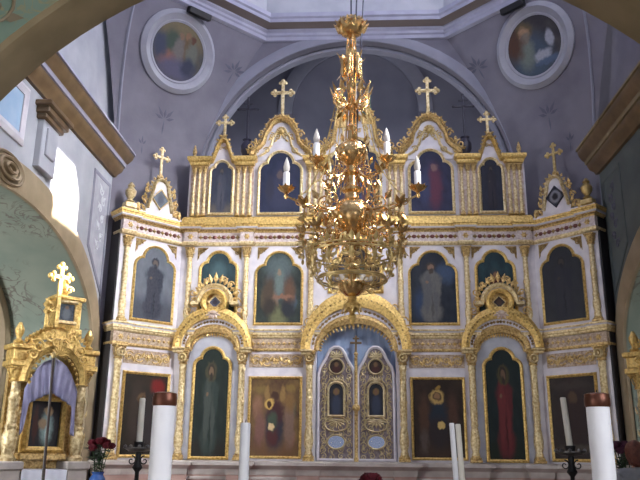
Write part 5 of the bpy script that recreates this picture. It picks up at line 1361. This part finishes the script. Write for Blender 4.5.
# ================================================================== FLOWERS
def rose(m, c, r, up=(0, 0, 1), seed=0):
    rr = random.Random(seed); c = Vector(c)
    m.ball(tuple(c), r * .55, r * .55, r * .6, 8, 6)
    for ring_, (n, q, h) in enumerate(((4, .5, .75), (6, .78, .55), (7, 1.0, .25))):
        for i in range(n):
            a = 2 * PI * (i + .5 * ring_) / n + rr.random() * .4; ca, sa = math.cos(a), math.sin(a)
            b = Vector((-sa, ca, 0)); o = Vector((ca, sa, 0))
            P = []
            for v in range(4):
                for u in range(4):
                    U = (u / 3 - .5) * 2; Vv = v / 3
                    p = c + o * r * q * (.5 + .5 * Vv - .12 * U * U) + b * r * .62 * U * (.4 + .7 * math.sin(Vv * 2.2)) + Vector((0, 0, 1)) * r * (-.5 + Vv * (h + .6) - .15 * U * U)
                    P.append(tuple(p))
            m.add(P, [(v * 4 + u, v * 4 + u + 1, v * 4 + u + 5, v * 4 + u + 4) for v in range(3) for u in range(3)])
def bouquet(x, y, zf, ztop, label, petal, vmat, plab, vlab):
    p = thing('flower_pedestal', (x, y, .45 if y > 11.5 else 0), plab, 'pedestal'); z0 = .45 if y > 11.5 else 0
    m = MB(); m.box(x - .17, x + .17, y - .17, y + .17, z0, z0 + .08, .01); m.box(x - .05, x + .05, y - .05, y + .05, z0 + .08, zf - .04, .008); m.box(x - .16, x + .16, y - .16, y + .16, zf - .04, zf, .01); m.build('stand', PLINTH, p)
    v = MB(); v.lathe([(.07, 0), (.1, .03), (.13, .12), (.12, .2), (.08, .26), (.1, .3), (.085, .3), (.06, .24), (.02, .2)], x, y, 18, zf); o = v.build('vase', vmat, loc=(x, y, zf)); tag(o, vlab, 'vase')
    T = thing('rose_bouquet', (x, y, zf + .28), label, 'flowers')
    rr = random.Random(int(x * 100)); zb = zf + .28
    heads = []
    for i in range(9):
        a = i * 2.4; q = .04 + .14 * math.sqrt(i / 9); heads.append((x + q * math.cos(a), y + q * math.sin(a) * .8, ztop - .09 - .15 * (q / .2) ** 2 + rr.uniform(-.04, .03)))
    m = MB()
    for h in heads: m.tube([(x + (h[0] - x) * .2, y, zb - .2), (x + (h[0] - x) * .6, y + (h[1] - y) * .5, (zb + h[2]) / 2), (h[0], h[1], h[2] - .03)], .006, 5)
    m.build('stem', GREEN, T)
    m = MB()
    for i in range(90):
        t = rr.random(); h = rr.choice(heads); px, py, pz = x + (h[0] - x) * t, y + (h[1] - y) * t, zb + (h[2] - zb) * t * .9
        a = rr.random() * 2 * PI; L = rr.uniform(.09, .17)
        m.leaf((px, py, pz), (px + L * math.cos(a), py + L * math.sin(a), pz + rr.uniform(-.04, .07)), .06, (0, 0, 1), .15)
    m.build('foliage', GREEN, T)
    for i, h in enumerate(heads):
        m = MB(); rose(m, h, .068, seed=i); m.build('rose_head', petal, T, smooth=60)
bouquet(-4.02, 11.75, 1.06, 1.93, 'dark red roses with green leaves in a blue vase beside the draped shrine', ROSE, BLUEV, 'slim pale pedestal under the blue vase of roses', 'blue rounded vase holding roses beside the draped shrine')
bouquet(4.04, 11.75, 1.06, 1.97, 'dusky purple roses in a dark vase behind the thick candle on the right', ROSEP, IRON, 'slim pale pedestal under the dark vase of roses', 'dark vase holding purple roses beside the right wing')
# red flower on a stand before the royal doors
T = thing('flower', (.13, 6, 1.3), 'round dark red flower head before the royal doors', 'flower')
m = MB(); rose(m, (.13, 6, 1.44), .095, seed=5); m.build('flower_head', ROSE, T, smooth=60)
m = MB(); m.tube([(.13, 6, 1.06), (.135, 6, 1.25), (.13, 6, 1.4)], .008, 6); m.leaf((.13, 6, 1.25), (.24, 6, 1.3), .07); m.leaf((.13, 6, 1.2), (.02, 6, 1.27), .07); m.build('stem', GREEN, T)
o = MB(); o.lathe([(.06, 0), (.09, .05), (.07, .16), (.03, .24), (.05, .28), (.04, .28), (.02, .22)], .13, 6, 14, .9); o = o.build('vase', GLASSY, loc=(.13, 6, .9)); tag(o, 'slender vase under the single red flower', 'vase')
T = thing('flower_table', (.13, 6, 0), 'small dark table under the single red flower', 'table')
m = MB(); m.box(-.17, .43, 5.75, 6.25, .86, .9, .01); m.build('table_top', WOODD, T)
for a in (-1, 1):
    for b in (-1, 1):
        m = MB(); m.box(.13 + a * .26 - .02, .13 + a * .26 + .02, 6 + b * .21 - .02, 6 + b * .21 + .02, 0, .86); m.build('leg', WOODD, T)

# processional staff before the draped shrine
T = thing('processional_staff', (-3.72, 9.0, 0), 'thin dark wooden staff leaning across the draped shrine', 'staff')
m = MB(); m.tube([(-3.63, 9.0, .1), (-3.73, 9.0, 1.33), (-3.86, 9.22, 2.8)], [.022, .02, .018], 8); m.build('pole', WOODD, T)
m = MB(); m.ball((-3.865, 9.225, 2.84), .03, .03, .05, 8, 6); m.build('tip', BRASSD, T)
m = MB(); m.lathe([(.18, 0), (.18, .03), (.06, .07), (.04, .12), (.03, .25)], -3.63, 9.0, 14, 0); m.build('foot', IRON, T)

# ================================================================== PERSON
def person():
    x, y = 2.88, 8.0
    T = thing('person', (x, y, 0), 'person with reddish brown hair in a grey jacket standing near the thick candle', 'person')
    def skin(name, verts, edges, radii, mt, lvl=2):
        me = bpy.data.meshes.new(name); me.from_pydata([(a, b, c) for a, b, c in verts], edges, []); me.materials.append(mt)
        o = link(bpy.data.objects.new(name, me)); o.parent = T
        md = o.modifiers.new('skin', 'SKIN'); md.use_smooth_shade = True
        for i, r in enumerate(radii): me.skin_vertices[0].data[i].radius = r if isinstance(r, tuple) else (r, r)
        me.skin_vertices[0].data[0].use_root = True
        s = o.modifiers.new('sub', 'SUBSURF'); s.levels = lvl; s.render_levels = lvl
        return o
    SK = mat('skin', S(196, 148, 124), .55, 0, S(184, 132, 110), 8)
    V = [(0, 0, .93), (0, .01, 1.12), (0, .02, 1.3), (0, .02, 1.4), (0, .01, 1.47), (0, -.005, 1.54),
         (-.09, 0, .88), (-.1, -.01, .5), (-.1, .02, .1), (-.1, -.1, .04), (.09, 0, .88), (.1, -.01, .5), (.1, .02, .1), (.1, -.1, .04),
         (-.165, .02, 1.42), (-.22, .03, 1.1), (-.21, -.04, .86), (.165, .02, 1.42), (.22, .03, 1.1), (.21, -.04, .86)]
    V = [(a, -b, c) for a, b, c in V]    # facing the icon screen (+y)
    E_ = [(0, 1), (1, 2), (2, 3), (3, 4), (4, 5), (0, 6), (6, 7), (7, 8), (8, 9), (0, 10), (10, 11), (11, 12), (12, 13), (3, 14), (14, 15), (15, 16), (3, 17), (17, 18), (18, 19)]
    Rd = [(.15, .1), (.13, .095), (.16, .11), (.13, .09), .055, .052, .085, .06, .04, .035, .085, .06, .04, .035, .06, .043, .03, .06, .043, .03]
    b = skin('body', V, E_, Rd, SK)
    # head (part of the same figure, own mesh so that the face reads)
    m = MB(); c = (x, y + .01, 1.64)
    m.ball(c, .075, .095, .115, 20, 14); m.ball((x, y + .035, 1.585), .055, .065, .06, 14, 10); m.leaf((x, y + .095, 1.66), (x, y + .115, 1.615), .03, (0, 1, 0), .5)
    for s in (-1, 1):
        m.ball((x + s * .076, y, 1.635), .012, .02, .03, 8, 6); m.ball((x + s * .03, y + .092, 1.655), .012, .01, .008, 8, 5)
    m.ball((x, y + .098, 1.585), .024, .008, .007, 8, 5)
    m.build('head', SK, T, smooth=80)
    # hair cap, nape length
    m = MB(); m.ball((x, y - .012, 1.668), .092, .1, .105, 24, 16); m.ball((x, y - .05, 1.6), .078, .058, .09, 18, 12)
    for i in range(60):
        a = PI + PI * (i / 59); ca, sa = math.cos(a), math.sin(a)
        m.tube([(x + .09 * ca, y - .012 + .098 * sa, 1.69), (x + .092 * ca, y - .02 + .098 * sa, 1.62), (x + .07 * ca, y - .02 + .085 * sa, 1.54 + R_.uniform(-.015, .015))], [.008, .009, .004], 5)
    m.build('hair', mat('reddish_hair', S(122, 66, 50), .55, 0, S(86, 44, 34), 26), T, smooth=80)
    # jacket and trousers
    JK = mat('grey_jacket', S(142, 142, 146), .85, 0, S(124, 124, 130), 9, .2, 60); TR = mat('dark_trousers', S(44, 44, 52), .85)
    Vj = [(0, 0, .88), (0, -.01, 1.12), (0, -.02, 1.34), (0, -.02, 1.45), (0, -.01, 1.5), (-.165, -.02, 1.435), (-.225, -.03, 1.12), (-.215, .04, .9), (.165, -.02, 1.435), (.225, -.03, 1.12), (.215, .04, .9)]
    skin('jacket', Vj, [(0, 1), (1, 2), (2, 3), (3, 4), (3, 5), (5, 6), (6, 7), (3, 8), (8, 9), (9, 10)], [(.19, .13), (.165, .12), (.19, .135), (.15, .11), (.08, .075), .078, .06, .048, .078, .06, .048], JK)
    Vt = [(0, 0, .92), (-.09, 0, .86), (-.1, .01, .5), (-.1, -.02, .1), (.09, 0, .86), (.1, .01, .5), (.1, -.02, .1)]
    skin('trousers', Vt, [(0, 1), (1, 2), (2, 3), (0, 4), (4, 5), (5, 6)], [(.17, .12), .1, .075, .06, .1, .075, .06], TR)
    m = MB()
    for s in (-1, 1): m.box(x + s * .1 - .05, x + s * .1 + .05, y - .08, y + .19, 0, .08, .025)
    m.build('shoe', BLACK, T)
    # hands: palm and five fingers each
    for s in (-1, 1):
        hv = [(0, 0, 0), (0, .01, -.05), (0, .015, -.09)]; he = [(0, 1), (1, 2)]; hr = [(.02, .026), (.016, .036), (.014, .034)]
        for k, (oy, L) in enumerate(((-.03, .062), (-.01, .075), (.011, .078), (.031, .07))):
            i0 = len(hv); hv += [(0, oy + .015, -.085), (-s * .006, oy * 1.05 + .018, -.09 - L * .5), (-s * .02, oy * 1.05 + .022, -.09 - L)]; he += [(2, i0), (i0, i0 + 1), (i0 + 1, i0 + 2)]; hr += [.009, .0085, .0065]
        i0 = len(hv); hv += [(-s * .012, .038, -.035), (-s * .022, .058, -.07), (-s * .026, .062, -.095)]; he += [(1, i0), (i0, i0 + 1), (i0 + 1, i0 + 2)]; hr += [.011, .01, .008]
        h = skin('hand', [(a + s * .212, b + .045, c + .865) for a, b, c in hv], he, hr, SK, 1)
person()
bpy.data.objects['person'].scale = (1.03, 1.03, 1.03)

# ================================================================== LIGHT
W = bpy.data.worlds.new('world'); SC.world = W; W.use_nodes = True
bg = W.node_tree.nodes['Background']; bg.inputs[0].default_value = (.74, .82, 1.0, 1); bg.inputs[1].default_value = .3
def area(name, loc, target, sx, sy, power, col):
    l = bpy.data.lights.new(name, 'AREA'); l.shape = 'RECTANGLE'; l.size = sx; l.size_y = sy; l.energy = power; l.color = col
    o = link(bpy.data.objects.new(name, l)); o.location = loc
    d = Vector(target) - Vector(loc); o.rotation_euler = d.to_track_quat('-Z', 'Y').to_euler(); return o
# daylight in the nave window openings on the south side
for yy in (-2.1, 1.3): area('nave_window_light', (5.12, yy, 5.0), (-3, yy + 5, 5.0), 1.7, 4.6, 190, (.95, .96, 1.0))
# daylight through the tall south lunette window
lw = area('lunette_window_light', (4.86, 8.0, 9.2), (-3.2, 13.2, 4.6), 2.6, 2.1, 210, (.97, .98, 1.0)); lw.data.spread = math.radians(60)
# fill lights added to brighten the side arch soffits and the sanctuary vault
area('transept_fill', (-8.4, 6.2, 3.2), (-5.2, 12.6, 4.2), 1.6, 2.6, 400, (.95, .97, 1.0))
area('transept_fill', (8.4, 6.2, 3.2), (5.2, 12.6, 4.2), 1.6, 2.6, 120, (.95, .97, 1.0))
area('sanctuary_fill', (0, 15.2, 6.0), (0, 17.2, 9.8), 4.0, 1.0, 60, (.9, .94, 1.0))  # added fill hidden behind the screen, no window here
# sun through the two small lunette windows
sd = bpy.data.lights.new('sun', 'SUN'); sd.energy = 24; sd.angle = .01; sd.color = (1, .95, .86)
so = link(bpy.data.objects.new('sun', sd)); so.location = (12, 11, 14)
so.rotation_euler = Vector((-1, -.05, -.43)).to_track_quat('-Z', 'Y').to_euler()

SC.view_settings.view_transform = 'Standard'; SC.view_settings.look = 'None'; SC.view_settings.gamma = 1; SC.view_settings.use_curve_mapping = False
SC.view_settings.exposure = 0.6

# repeats share a group phrase
GR = {'icon': 'icons on the icon screen', 'deacon_door': 'deacon doors', 'medallion_icon': 'small medallion icons above the deacon doors', 'diamond_icon': 'diamond icons on the wing crests',
      'gilded_cross': 'gilded crosses along the top of the screen', 'iron_cross': 'dark iron crosses between the gables', 'statue': 'statues beside the crucifix', 'round_painting': 'round paintings under the dome',
      'spotlight_bar': 'spotlight bars under the dome ring', 'icon_shrine': 'canopy shrines at the side arches', 'small_icon': 'small icons in the shrine crowns', 'shrine_cross': 'crosses on the shrine crowns', 'shrine_icon': 'icons standing in the shrines',
      'floor_candle': 'thick candles with copper caps', 'thin_candle': 'thin candles on iron stands', 'candle_stand': 'iron candle stands', 'rose_bouquet': 'rose bouquets beside the screen', 'flower_pedestal': 'pedestals under the roses'}
for o in list(SC.objects):
    b = o.name.split('.')[0]
    if o.parent is None and b in GR and 'category' in o: o['group'] = GR[b]
